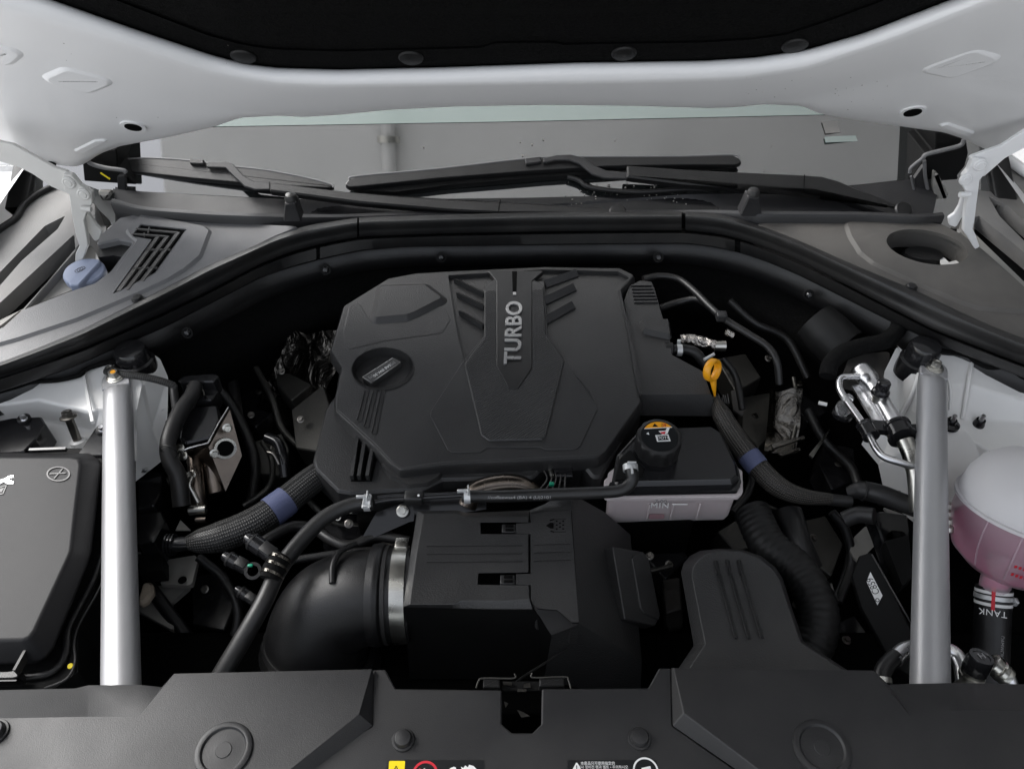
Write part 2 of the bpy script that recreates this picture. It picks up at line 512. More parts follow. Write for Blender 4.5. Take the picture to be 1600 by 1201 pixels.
M['braid'] = braid_mat('braided_sleeve', (.010, .010, .010), (.075, .073, .070), 14, 160)
M['braid2'] = braid_mat('braided_sleeve_warm', (.014, .013, .012), (.105, .095, .080), 12, 190)

def foil_mat(name, col, scale, dist):
    m, N, L, b = newmat(name)
    b.inputs['Base Color'].default_value = (*col, 1); b.inputs['Metallic'].default_value = 1; b.inputs['Roughness'].default_value = .22
    tc = N.new('ShaderNodeTexCoord')
    nz = N.new('ShaderNodeTexNoise'); nz.inputs['Scale'].default_value = scale; nz.inputs['Detail'].default_value = 5; nz.inputs['Distortion'].default_value = 1.2
    L.new(tc.outputs['Object'], nz.inputs['Vector'])
    bp = N.new('ShaderNodeBump'); bp.inputs['Strength'].default_value = 1.0; bp.inputs['Distance'].default_value = dist
    L.new(nz.outputs[0], bp.inputs['Height']); L.new(bp.outputs[0], b.inputs['Normal'])
    return m
M['foil'] = foil_mat('crinkled_heat_foil', (.15, .14, .125), 18, .010)
M['foil2'] = foil_mat('bright_heat_foil', (.62, .58, .54), 45, .012)

def tank_mat(name, col, alpha, trans=.35, rough=.35):
    m, N, L, b = newmat(name)
    b.inputs['Base Color'].default_value = (*col, 1); b.inputs['Roughness'].default_value = rough
    b.inputs['Specular IOR Level'].default_value = .4
    tr = N.new('ShaderNodeBsdfTransparent'); tl = N.new('ShaderNodeBsdfTranslucent'); tl.inputs[0].default_value = (*col, 1)
    m1 = N.new('ShaderNodeMixShader'); m1.inputs[0].default_value = trans
    m2 = N.new('ShaderNodeMixShader'); m2.inputs[0].default_value = alpha
    out = N['Material Output']
    L.new(b.outputs[0], m1.inputs[1]); L.new(tl.outputs[0], m1.inputs[2])
    L.new(tr.outputs[0], m2.inputs[1]); L.new(m1.outputs[0], m2.inputs[2]); L.new(m2.outputs[0], out.inputs[0])
    return m
M['tank'] = tank_mat('milky_tank_plastic', (.80, .79, .80), .86, trans=.3)
M['tank3'] = tank_mat('thin_milky_tank_plastic', (.78, .64, .70), .46, trans=.35)
M['tank2'] = tank_mat('milky_small_tank_plastic', (.84, .78, .78), .80)
M['fluid'] = P('pink_coolant', (.50, .05, .19), .3)
M['fluid2'] = P('brake_fluid_and_lid_shade', (.36, .22, .24), .4)
mg, N, L, b = newmat('coated_windscreen_glass')
b.inputs['Base Color'].default_value = (.012, .014, .014, 1); b.inputs['Roughness'].default_value = .03
b.inputs['IOR'].default_value = 3.5
M['glass'] = mg
mg, N, L, b = newmat('pale_green_band')
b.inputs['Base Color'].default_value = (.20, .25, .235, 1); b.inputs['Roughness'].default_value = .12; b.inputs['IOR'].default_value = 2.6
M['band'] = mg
mg, N, L, b = newmat('clear_plastic')
b.inputs['Base Color'].default_value = (.9, .9, .9, 1); b.inputs['Roughness'].default_value = .08; b.inputs['Transmission Weight'].default_value = .9
M['clear'] = mg

# ================================================================== SETTING
V = [(-60, -60, -.98), (60, -60, -.98), (60, 60, -.98), (-60, 60, -.98)]
tag(mesh('ground', V, [(0, 1, 2, 3)], M['ground'], fix=False), kind='structure')
# the soffit that the windscreen mirrors: slab, and a conduit running along it
# unseen dark wall added on the right to block sky light
nb = thing('sky_blocker', 'unseen dark wall added right of the car to block sky light', 'sky_blocker', (4.2, 2, -.98))
box('wall', (2.9, 1.0, .65), (.3, 9.0, 3.25), M['dwall'], nb, bev=.01)
slab = box('ceiling', (.78, 2.25, 2.42), (4.36, 5.2, .25), M['slabc'], bev=.01); tag(slab, kind='structure')
cd = thing('conduit', 'round grey conduit mirrored in the windscreen, fixed under the concrete slab', 'pipe', (-.28, 1.9, 3.0))
tube('pipe', [(-.50, -.3, 2.255), (-.50, 4.8, 2.255)], .028, M['cond'], cd, smooth=False)
for yy in (.4, 1.6, 2.8, 4.0):
    ringband('pipe_clamp', (-.50, yy, 2.255), (0, 1, 0), .034, .045, .03, M['steel'], cd)

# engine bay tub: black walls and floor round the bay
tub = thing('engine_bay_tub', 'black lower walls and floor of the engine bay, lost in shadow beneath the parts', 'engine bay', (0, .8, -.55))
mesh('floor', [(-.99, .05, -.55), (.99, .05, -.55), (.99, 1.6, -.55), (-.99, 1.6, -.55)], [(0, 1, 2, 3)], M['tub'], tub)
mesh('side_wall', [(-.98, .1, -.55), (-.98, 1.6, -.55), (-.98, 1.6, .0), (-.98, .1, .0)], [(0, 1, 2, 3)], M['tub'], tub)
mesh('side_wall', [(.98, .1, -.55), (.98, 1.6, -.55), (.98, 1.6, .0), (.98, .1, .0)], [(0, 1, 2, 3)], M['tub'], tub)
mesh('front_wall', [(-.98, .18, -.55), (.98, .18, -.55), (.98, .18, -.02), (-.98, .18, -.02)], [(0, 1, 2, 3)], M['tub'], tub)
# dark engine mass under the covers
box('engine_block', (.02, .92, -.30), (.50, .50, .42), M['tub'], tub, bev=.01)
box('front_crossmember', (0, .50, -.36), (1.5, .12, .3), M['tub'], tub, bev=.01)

# ================================================================== BONNET
HA = R(50)
HP = Pl((0, 1.15, .317), (0, -math.sin(HA), -math.cos(HA)))     # normal points down and forward, to the viewer
bon = thing('bonnet', 'raised white bonnet seen from below with black insulation pad', 'bonnet', HP.p(800, 150))
E0 = [(-260, -95), (70, -4), (200, 42), (330, 86), (380, 99), (430, 106), (530, 109), (700, 105), (900, 98), (1100, 95), (1180, 90), (1260, 78), (1350, 52), (1490, -2), (1860, -140)]
EF = [(-260, -70), (0, 12), (60, 30), (200, 70), (330, 114), (420, 130), (500, 134), (800, 130), (1000, 127), (1150, 122), (1260, 106), (1400, 58), (1540, 2), (1860, -115)]
EM = [(-260, 10), (0, 62), (100, 95), (250, 150), (370, 173), (440, 177), (500, 178), (600, 168), (700, 163), (850, 160), (1000, 162), (1130, 163), (1190, 158), (1250, 155), (1450, 110), (1600, 62), (1860, -20)]
ER = [(-260, 170), (0, 229), (40, 244), (80, 257), (110, 261), (125, 258), (150, 241), (180, 229), (260, 214), (330, 198), (370, 184), (430, 181), (470, 183), (520, 180), (600, 172), (700, 167), (850, 164), (1000, 166), (1100, 169), (1140, 168), (1190, 163), (1250, 166), (1275, 178), (1350, 190), (1440, 203), (1470, 207), (1500, 217), (1540, 236), (1562, 238), (1600, 214), (1860, 90)]
X0, X1 = -250, 1850
tabs = [smooth_tab(t, X0, X1, 10, k) for t, k in ((E0, 5), (EF, 7), (EM, 5), (ER, 2))]
def hrow(i, j, t, off):
    return [HP.p(a[0], a[1] * (1 - t) + c[1] * t, off) for a, c in zip(tabs[i], tabs[j])]
rows = [hrow(0, 1, 0, -.012), hrow(0, 1, 0, .002), hrow(0, 1, .08, .008), hrow(0, 1, .4, .016), hrow(0, 1, .85, .023), hrow(0, 1, 1, .024), hrow(1, 2, .12, .0235),
        hrow(1, 2, .4, .020), hrow(1, 2, .8, .016), hrow(1, 2, .95, .0135), hrow(2, 3, .08, .0125), hrow(2, 3, .3, .0118), hrow(2, 3, .6, .0115), hrow(2, 3, .93, .008), hrow(2, 3, 1, .004), hrow(2, 3, 1, -.010)]
grid('inner_frame', rows, M['white'], bon, sharp=70)
# outer skin above the frame, and the whole far part of the bonnet
def hw(u, w, off):   # u across, w = distance up the bonnet from its rear edge
    return Vector((u, 1.15 - w * math.cos(HA), .317 + w * math.sin(HA))) + HP.n * off
sk = [[HP.p(a, interp(ER, a) - 6, -.025) for a in [-250 + 2100 * k / 24 for k in range(25)]]]
for w in (.06, .1, .4, .7, .95, 1.12):
    hwid = .84 - .10 * max(0, w - .5)
    sk.append([hw(-hwid + 2 * hwid * k / 24, w, -.035 - .05 * (1 - (2 * k / 24 - 1) ** 2) * .6) for k in range(25)])
grid('outer_skin', sk, M['white'], bon, sharp=80)
for sx in (-1, 1):
    mesh('side_frame', [hw(sx * .84, -.15, 0), hw(sx * .80, 1.05, 0), hw(sx * .62, 1.0, .01), hw(sx * .60, .42, .01), hw(sx * .70, .2, .01)], [(0, 1, 2, 3, 4)], M['white'], bon)
mesh('front_frame', [hw(-.80, 1.05, 0), hw(.80, 1.05, 0), hw(.62, .93, .01), hw(-.62, .93, .01)], [(0, 1, 2, 3)], M['white'], bon)
# insulation pad, with pressed contours
tE = smooth_tab(E0, 20, 1540, 10, 5)
pr = [[HP.p(a, c, -.012) for a, c in tE], [HP.p(a, c - 2, .001) for a, c in tE], [HP.p(a, c - 8, .004) for a, c in tE], [HP.p(a, c - 26, .005) for a, c in tE]]
PM = [(20, -60), (200, 10), (320, 56), (400, 78), (560, 82), (740, 80), (765, 68), (865, 67), (890, 77), (1050, 71), (1190, 66), (1300, 30), (1540, -60)]
tP = smooth_tab(PM, 20, 1540, 10, 2)
pr += [[HP.p(a, min(c, e[1] - 28), .006) for (a, c), e in zip(tP, tE)], [HP.p(a, min(c, e[1] - 28) - 3, .0015) for (a, c), e in zip(tP, tE)], [HP.p(a, min(c, e[1] - 28) - 8, .003) for (a, c), e in zip(tP, tE)]]
PU = [(20, -80), (250, -10), (315, 45), (345, 26), (480, 18), (700, 22), (900, 22), (1150, 14), (1250, 18), (1300, 0), (1540, -90)]
tU = smooth_tab(PU, 20, 1540, 10, 2)
pr += [[HP.p(a, min(c, e[1] - 40), .004) for (a, c), e in zip(tU, tP)], [HP.p(a, min(c, e[1] - 40) - 9, .016) for (a, c), e in zip(tU, tP)]]
pr += [[hw(max(-.62, min(.62, Z(a, 100, .3).x)), .5, .016) for a, c in tE], [hw(max(-.60, min(.60, Z(a, 100, .3).x)), .93, .012) for a, c in tE]]
grid('insulation_pad', pr, M['felt'], bon, sharp=80)
for cx, cy in ((380, 87), (642, 89), (975, 82), (1242, 70)):
    lathe('push_clip', HP.p(cx, cy, .004), HP.n, [(.0165, 0), (.017, .002), (.015, .004), (.006, .0055)], M['black2'], bon, seg=28)
# pressed dimples, holes and beads of the frame
def hprof(name, px, pf, mat, fil=.006, off=.012):
    pl = Pl(HP.o + HP.n * off, HP.n)
    return prof(name, px, pl, pf, mat, bon, fil=fil, fseg=5)
for px in ([(70, 124), (105, 108), (175, 126), (135, 142)], [(1440, 108), (1520, 78), (1560, 92), (1490, 118)], [(-30, 88), (-20, 70), (32, 80), (10, 98)]):
    hprof('pressed_pad', px, [(-.014, -.004), (-.006, .0012), (-.002, .0030), (.0, .0034), (.010, .0026)], M['white'], fil=.012, off=.0125)
for cx, cy in ((208, 198), (1426, 175)):
    ringband('hole_rim', HP.p(cx, cy, .012), HP.n, .0125, .019, .003, M['white'], bon)
    lathe('frame_hole', HP.p(cx, cy, .0125), HP.n, [(.0128, 0), (.0128, .002)], M['vent'], bon)
for px in ([(118, 236), (150, 220), (166, 219), (130, 238)], [(1470, 196), (1480, 194), (1520, 208), (1512, 212)]):
    hprof('pressed_bead', px, [(-.006, -.003), (-.001, .0018), (.001, .0022)], M['white'], fil=.003, off=.010)
for cx, cy in ((80, 257), (1562, 232)):
    lathe('hinge_slot', HP.p(cx, cy - 2, .006), HP.n, [(.008, 0), (.008, .0035)], M['vent'], bon)

spk = []; spf = []
for k in range(34):
    a, b_ = (random.uniform(1150, 1420), random.uniform(118, 172)) if k < 26 else (random.uniform(60, 400), random.uniform(60, 200))
    q = HP.p(a, b_, .0265); r_ = random.uniform(.0004, .0012); i0 = len(spk)
    for j in range(5):
        t = 2 * math.pi * j / 5
        w_ = Vector((math.cos(t), math.sin(t) * math.cos(HA) * -1, math.sin(t) * math.sin(HA))) * r_
        spk.append(q + w_)
    spf.append(tuple(range(i0, i0 + 5)))
tag(mesh('dirt_specks', spk, spf, M['grimy'], bon, fix=False), kind='stuff')

# ================================================================== WINDSCREEN
GA = R(30)
GP = Pl((0, 1.42, .07), (0, -math.sin(GA), math.cos(GA)))
def gx(x, s, off=0.0):
    sag = -.05 * (x / .75) ** 2            # the glass curves back towards its sides
    return Vector((x, 1.42 + s * math.cos(GA) + sag * 1.0, .07 + s * math.sin(GA))) + GP.n * off
ws = thing('windscreen', 'dark tinted windscreen reflecting grey concrete, pale green band along its top', 'windscreen', (0, 1.42, .07))
V = []; F = []
for j in range(9):
    for i in range(33):
        V.append(GP.p(0, 0) * 0 + gx(-.93 + 1.86 * i / 32, -.10 + 1.0 * j / 8))
for j in range(8):
    for i in range(32):
        a = j * 33 + i; F.append((a, a + 1, a + 34, a + 33))
mesh('pane', V, F, M['glass'], ws, sharp=80)
def gpt(px, py, off=0.0):    # on the curved glass: a few fixed-point steps
    q = GP.p(px, py, off)
    for _ in range(6):
        sag = -.05 * (q.x / .75) ** 2
        q = Pl((0, 1.42 + sag, .07), GP.n).p(px, py, off)
    return q
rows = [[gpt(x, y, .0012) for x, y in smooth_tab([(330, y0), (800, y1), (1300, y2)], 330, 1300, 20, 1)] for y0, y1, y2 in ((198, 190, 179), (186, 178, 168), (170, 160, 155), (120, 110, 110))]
grid('upper_band', rows, M['band'], ws, sharp=80)  # pale green strip laid over the upper glass
rows = [[gpt(x, interp([(180, 292), (217, 299), (443, 311), (600, 312), (820, 309), (1067, 303), (1200, 300), (1347, 288), (1450, 276)], x) + d, .0012) for x in range(180, 1460, 20)] for d in (0, 14, 30, 60)]
grid('ceramic_band', rows, M['gloss'], ws, sharp=80)
prof('sensor_sticker', [(1288, 214), (1337, 212), (1340, 221), (1290, 223)], Pl(gpt(1315, 217, .0014), GP.n), [(0, 0), (0, .0005)], M['band'], ws)
prof('toll_tag', [(1284, 190), (1308, 189), (1313, 207), (1290, 209)], Pl(gpt(1300, 200, .0014), GP.n), [(0, 0), (0, .0005)], M['liner'], ws)
# A-pillar edges of the body beside the glass
bd = thing('body_side', 'left body edge with windscreen pillar, white inner wing and front wing', 'car body', (-.85, 1.2, 0))
bd2 = thing('body_side', 'right body edge with windscreen pillar, white inner wing and front wing', 'car body', (.85, 1.2, 0))
for s, b_ in ((-1, bd), (1, bd2)):
    q = [gx(s * .93, -.05), gx(s * .93, .9), gx(s * .97, .9), gx(s * .97, -.05)]
    mesh('pillar', [p + GP.n * .01 for p in q] + [p - GP.n * .12 for p in q], [(0, 1, 2, 3), (0, 1, 5, 4), (3, 2, 6, 7), (4, 5, 6, 7)], M['cover2'], b_, bev=.004)
    mesh('front_wing', [(s * .90, 1.75, .14), (s * .93, 1.35, .11), (s * .93, .9, .06), (s * .90, .4, 0), (s * 1.02, .35, -.06), (s * 1.04, .9, -.0), (s * 1.04, 1.4, .03), (s * 1.04, 1.75, .04),
        (s * 1.04, .3, -.6), (s * 1.06, .9, -.6), (s * 1.06, 1.75, -.6)], [(0, 1, 6, 7), (1, 2, 5, 6), (2, 3, 4, 5), (4, 5, 9, 8), (5, 6, 7, 10, 9)], M['white'], b_, sharp=60)

# ================================================================== COWL, SEAL, SIDE COVERS
S0 = [(-260, 632), (-60, 584), (0, 565), (60, 542), (125, 515), (200, 477), (250, 452), (325, 412), (393, 383), (430, 366), (480, 352), (533, 344), (560, 340), (700, 336), (850, 332), (1067, 331), (1117, 333), (1160, 343), (1210, 361), (1250, 377), (1330, 413), (1432, 456), (1475, 478), (1550, 512), (1600, 531), (1860, 610)]
S1 = [(-260, 655), (0, 588), (125, 546), (250, 491), (325, 455), (400, 415), (445, 397), (480, 387), (520, 378), (560, 371), (700, 366), (850, 363), (1067, 361), (1120, 367), (1156, 376), (1200, 391), (1250, 412), (1325, 450), (1450, 515), (1600, 573), (1860, 660)]
S2 = [(-260, 680), (0, 611), (100, 578), (175, 545), (250, 513), (400, 435), (450, 418), (500, 405), (560, 392), (630, 386), (850, 383), (1067, 381), (1110, 386), (1156, 396), (1200, 411), (1250, 432), (1282, 448), (1417, 516), (1467, 540), (1600, 592), (1860, 690)]
def st(tab, x0, x1): return smooth_tab(tab, x0, x1, 8, 6)
def srow(x0, x1, ta, tb, t, z):
    A, B = st(ta, x0, x1), st(tb, x0, x1)
    return [Z(a[0], a[1] * (1 - t) + c[1] * t, z) for a, c in zip(A, B)]
sl = thing('bonnet_seal', 'long arched black rubber seal with a ledge strip running round the rear of the bay', 'rubber seal', (0, 1.2, .05))
def seal_seg(x0, x1):
    rr = [srow(x0, x1, S0, S1, -.02, .035), srow(x0, x1, S0, S1, -.02, .060), srow(x0, x1, S0, S1, .06, .073), srow(x0, x1, S0, S1, .22, .076), srow(x0, x1, S0, S1, .40, .070), srow(x0, x1, S0, S1, .55, .060),
          srow(x0, x1, S0, S1, .72, .053), srow(x0, x1, S0, S1, .90, .046), srow(x0, x1, S0, S1, .97, .040), srow(x0, x1, S0, S1, .97, .02)]
    grid('bulb_seal', rr, M['seal'], sl, sharp=60, closed=True)
def ledge_seg(x0, x1):
    rr = [srow(x0, x1, S1, S2, .02, .02), srow(x0, x1, S1, S2, .08, .040), srow(x0, x1, S1, S2, .16, .043), srow(x0, x1, S1, S2, .9, .024), srow(x0, x1, S1, S2, 1, .018), srow(x0, x1, S1, S2, 1.0, -.002)]
    grid('ledge_strip', rr, M['seal'], sl, sharp=45, closed=True)
seal_seg(-250, 558); seal_seg(561, 1069); seal_seg(1071, 1850)
ledge_seg(-250, 497); ledge_seg(500, 1155); ledge_seg(1157, 1850)
# firewall insulation below
fw = thing('firewall', 'black padded firewall under the arched seal, fixed with small round studs', 'firewall', (0, 1.2, -.1))
b0 = srow(-250, 1850, S2, S2, 0, .02)
def push(row, dy, z, k=0.0): return [Vector((p.x, p.y + dy + k * abs(p.x), z)) for p in row]
grid('padding', [push(b0, .03, .012), push(b0, .022, .002), push(b0, .020, -.03), push(b0, .030, -.06), push(b0, -.002, -.085), push(b0, -.012, -.11), push(b0, .0, -.14), push(b0, .05, -.2), push(b0, .05, -.55)], M['felt'], fw, sharp=80)
grid('seal_backing', [srow(-250, 1850, S1, S2, -.2, .030), srow(-250, 1850, S1, S2, .2, .028), srow(-250, 1850, S1, S2, .9, .012), srow(-250, 1850, S1, S2, .95, .0)], M['black'], fw, sharp=80)
grid('upper_lining', [push(b0, .018, .010), push(b0, .006, -.004), push(b0, .008, -.030), push(b0, .02, -.038)], M['cover2'], fw, sharp=80)
for cx, cy in ((690, 392), (1028, 392), (510, 411), (295, 508), (1262, 450)):
    ax = Vector((0, -.9, .45))
    q = Z(cx, cy, .0); 
    q = Z(cx, cy, .012); q = Vector((q.x, q.y - .012, q.z - .006))
    ringband('stud_collar', q, ax, .006, .0095, .004, M['black'], fw)
    lathe('stud', q, ax, [(.006, -.01), (.006, .004), (.004, .007), (.0015, .0075)], M['gloss'], fw, seg=16)
# cowl top between glass and covers
cw = thing('windscreen_cowl', 'dark grey cowl panel along the foot of the windscreen', 'cowl panel', (0, 1.35, .07))
B0 = [(150, 292), (187, 296), (217, 299), (333, 306), (443, 311), (600, 318), (820, 322), (960, 312), (1067, 304), (1200, 302), (1347, 290), (1427, 279), (1500, 268)]
B1 = [(150, 312), (187, 318), (200, 324), (233, 330), (333, 337), (450, 341), (530, 341), (600, 338), (700, 335), (800, 334), (1067, 334), (1120, 334), (1177, 336), (1350, 337), (1430, 341), (1474, 338), (1500, 330)]
tb0, tb1 = smooth_tab(B0, 176, 1480, 12, 3), smooth_tab(B1, 176, 1480, 12, 3)
r0 = [gpt(a, c, .004) for a, c in tb0]
r1 = [Z(a, c - 3, float(np.interp(a, [400, 560, 1050, 1180], [.085, .036, .036, .085]))) for a, c in tb1]
mid = [p.lerp(q, .5) + Vector((0, 0, -.045)) for p, q in zip(r0, r1)]
grid('cowl_face', [[p + Vector((0, .01, -.02)) for p in r0], r0, [p.lerp(q, .5) for p, q in zip(r0, mid)], mid, [p.lerp(q, .75) for p, q in zip(mid, r1)], [p + Vector((0, .004, -.004)) for p in r1], [p + Vector((0, .002, .003)) for p in r1], [Vector((p.x, p.y - .008, p.z + .003)) for p in r1], [Vector((p.x, p.y - .011, p.z - .002)) for p in r1], [Vector((p.x, p.y - .009, p.z - .05)) for p in r1]], M['cowl2'], cw, sharp=50)

# side covers on a shallow plane behind the seal
CP = ZP(.066, 0, .05, 0, 1.1)
def CPh(h): return Pl(CP.o + CP.n * h, CP.n)
lc = thing('left_cowl_cover', 'grey plastic cover with a slatted L-shaped vent beside the blue washer cap', 'cowl cover', CP.p(200, 420))
lout = [(-150, 620), (-150, 570), (0, 516), (35, 484), (103, 457), (148, 442), (172, 424), (190, 400), (208, 378), (186, 373), (150, 381), (158, 366), (187, 340), (220, 333), (300, 342), (400, 350), (470, 353), (430, 369), (393, 387), (325, 417), (250, 457), (200, 482), (125, 520), (60, 547), (0, 570)]
prof('cover_panel', lout, CP, [(-.001, -.05), (-.001, -.003), (.0015, 0)], M['cowl_lit'], lc, fil=.006)
prof('raised_field', [(222, 337), (318, 356), (327, 363), (312, 402), (288, 422), (262, 438), (215, 460), (120, 500), (30, 530), (-60, 555), (-60, 548), (20, 508), (105, 466), (160, 447), (184, 426), (216, 378), (200, 362)], CPh(.0), [(-.007, -.002), (.0, .0045)], M['cowl_lit'], lc, fil=.010, fseg=6,
     holes=[([(220, 350), (292, 358), (243, 427), (175, 460), (236, 375), (205, 369)], .0035, .002)])
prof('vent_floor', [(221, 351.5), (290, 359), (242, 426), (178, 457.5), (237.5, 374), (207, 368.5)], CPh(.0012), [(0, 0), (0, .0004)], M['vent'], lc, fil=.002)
def bar_on(name, plane, p, q, w, h, mat, parent, off=0.0, tilt=0.0):
    A, B = plane.p(*p, off), plane.p(*q, off)
    d = (B - A).normalized(); s = d.cross(plane.n).normalized() * (w / 2)
    n = plane.n * h
    V = [A - s, A + s, B + s, B - s]; V2 = [A - s + n * (1 + tilt), A + s + n * (1 - tilt), B + s + n * (1 - tilt), B - s + n * (1 + tilt)]
    return mesh(name, V + V2, [(0, 1, 2, 3), (4, 5, 6, 7), (0, 1, 5, 4), (1, 2, 6, 5), (2, 3, 7, 6), (3, 0, 4, 7)], mat, parent)
VP = CPh(.0018)
for p, q in (((213, 359), (279, 365)), ((208, 367), (262, 371))):
    bar_on('slat', VP, p, q, .0035, .003, M['slat'], lc)
for p, q in (((279, 365), (222, 441)), ((262, 371), (198, 455)), ((247, 372), (186, 456))):
    bar_on('slat', VP, p, q, .0085, .003, M['slat'], lc, tilt=.35)
for p, q in (((228, 392), (267, 392)), ((207, 421), (247, 420)), ((234, 357), (232, 366)), ((226, 366), (226, 371))):
    bar_on('cross_bar', VP, p, q, .0022, .0036, M['slat'], lc)
clip('push_clip', CP.p(215, 467, .002), CP.n, .0095, M['cover2'], lc)
# wall of the washer recess, lit side
prof('recess_wall', [(150, 381), (158, 366), (187, 373), (205, 380), (196, 398), (176, 393), (152, 396)], CPh(-.004), [(0, -.04), (0, -.008)], M['cover2'], lc)
rc = thing('right_cowl_cover', 'grey dusty plastic cover with a large oval opening', 'cowl cover', CP.p(1400, 420))
rout = [(1180, 349), (1222, 346), (1400, 346), (1440, 346), (1472, 351), (1500, 366), (1532, 389), (1600, 451), (1760, 590), (1760, 640), (1600, 535), (1550, 517), (1475, 483), (1432, 461), (1330, 418), (1250, 382), (1210, 365)]
hole = ell(1449, 386, 65, 25.5, 36, 11)
prof('cover_panel', rout, CP, [(-.001, -.05), (-.001, -.003), (.0015, 0)], M['cowl'], rc, fil=.006, holes=[(hole, .045, 0)])
o_ = prof('raised_field_open', [(1322, 349), (1440, 349), (1470, 354), (1500, 369), (1532, 392), (1600, 453), (1750, 590), (1740, 600), (1600, 487), (1530, 482), (1500, 472), (1432, 443), (1365, 412), (1345, 396), (1330, 372)], CP, [(-.009, -.002), (0, .0045)], M['cowl'], rc, fil=.012, fseg=6, holes=[(hole, .006, 0)]); o_.name = 'raised_field.001'
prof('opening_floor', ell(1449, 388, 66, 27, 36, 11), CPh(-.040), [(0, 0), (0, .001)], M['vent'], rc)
prof('strut_top', ell(1440, 404, 34, 12, 24, 8), CPh(-.038), [(0, 0), (.004, .012)], M['cover2'], rc)
prof('white_bracket', [(1466, 398), (1476, 405), (1482, 411), (1493, 408), (1500, 413), (1470, 415)], CPh(-.03), [(0, 0), (0, .002)], M['primer'], rc)
clip('push_clip', CP.p(1424, 449, .002), CP.n, .0095, M['cover2'], rc)
# bump stops
def bump(cx, base, label, sgn):
    t = thing('bump_stop', label, 'bump stop', Z(cx, base, .085), 'bonnet bump stops on the cowl')
    q = Z(cx, base, .085)
    pl = Pl(q, (0, -1, 0))
    prof('rubber_body', [(cx - 12, base), (cx - 10, base - 26), (cx + 7, base - 27), (cx + 16, base), (cx + 14, base + 3), (cx - 10, base + 3)] if sgn < 0 else
         [(cx - 19, base), (cx - 6, base - 28), (cx + 11, base - 27), (cx + 15, base), (cx + 12, base + 3), (cx - 16, base + 3)], pl, [(0, -.022), (0, 0), (.002, .003)], M['cowl2'], t, fil=.002, bev=.0008)
    lathe('rubber_tip', Z(cx + (0 if sgn < 0 else 3), base - 26, .085) * 0 + pl.p(cx - 1 if sgn < 0 else cx + 3, base - 25) + Vector((0, .010, 0)), (0, 0, 1), [(.0115, 0), (.0115, .006), (.009, .012), (.004, .015)], M['seal'], t, seg=20)
bump(455, 343, 'small rubber stop below the joint of the left wiper arm', -1)
bump(1175, 335, 'small rubber stop below the long right wiper arm', 1)

# ================================================================== ENGINE COVER
EP = ZP(.0, 0, .10, 0, .9)
def EPh(h): return Pl(EP.o + EP.n * h, EP.n)
ec = thing('engine_cover', 'large black plastic engine cover with a ribbed centre and TURBO lettering', 'engine cover', EP.p(770, 600, -.08))
Lout = [(560, 560), (527, 618), (512, 638), (493, 718), (496, 730), (530, 764), (548, 767), (662, 760), (690, 746), (830, 743), (849, 726), (912, 723), (929, 743), (938, 741), (953, 714), (1000, 628), (992, 500), (900, 450), (600, 470)]
prof('lower_tray', Lout, EPh(-.020), [(-.006, -.055), (-.004, -.004), (-.0015, -.001), (0, 0)], M['cover'], ec, fil=.006)
Tout = [(608, 436), (650, 428), (700, 425), (850, 418), (968, 420), (989, 430), (966, 454), (981, 522), (990, 575), (998, 627), (944, 703), (932, 712), (800, 718), (690, 723), (627, 732), (612, 722), (585, 694), (527, 641), (527, 622), (537, 573), (520, 547), (540, 478)]
valley = [(700, 430), (709, 490), (717, 532), (727, 572), (800, 590), (880, 568), (890, 545), (899, 492), (968, 444), (984, 434), (966, 424), (850, 421)]
caphole = ell(598, 576, 48, 32, 36, -4)
grooves = []
prof('top_shell', Tout, EP, [(-.008, -.024), (-.0055, -.006), (-.002, -.0008), (0, 0)], M['cover'], ec, fil=.005,
     holes=[(valley, .0075, .003), (caphole, .030, 0)])
# chamfered collar of the filler opening
c0, c1 = [EP.p(a, b, .0012) for a, b in ell(598, 576, 49, 33, 40, -4)], [EP.p(a, b, -.006) for a, b in ell(598, 576, 45.5, 30, 40, -4)]
c2 = [EP.p(a, b, -.03) for a, b in ell(598, 577, 42, 28, 40, -4)]
V = c0 + c1 + c2; n = 40
mesh('filler_collar', V, [(k * n + i, k * n + (i + 1) % n, (k + 1) * n + (i + 1) % n, (k + 1) * n + i) for k in range(2) for i in range(n)], M['cover2'], ec)
# raised field at the upper left, pressed crest lines
prof('raised_field', [(597, 452), (588, 500), (636, 496), (649, 491), (690, 470), (664, 450)], EP, [(-.012, -.001), (-.0, .008)], M['cover'], ec, fil=.003)
prof('corner_field', [(560, 475), (548, 478), (538, 520), (546, 545), (600, 532), (690, 520), (702, 500), (692, 478), (655, 497), (636, 505), (580, 508)], EP, [(-.004, -.0006), (0, .0012)], M['cover'], ec, fil=.006)
# fins in the two valleys beside the neck
for a, b_, c, d in (((712, 440), (758, 462), 1, 0), ((716, 462), (758, 482), 1, 0), ((720, 490), (757, 512), 1, 0), ((898, 452), (851, 474), 1, 0), ((896, 480), (851, 505), 1, 0), ((902, 430), (852, 448), 1, 0)):
    bar_on('fin', EPh(-.0075), a, b_, .010, .007, M['cover'], ec, tilt=-.6)
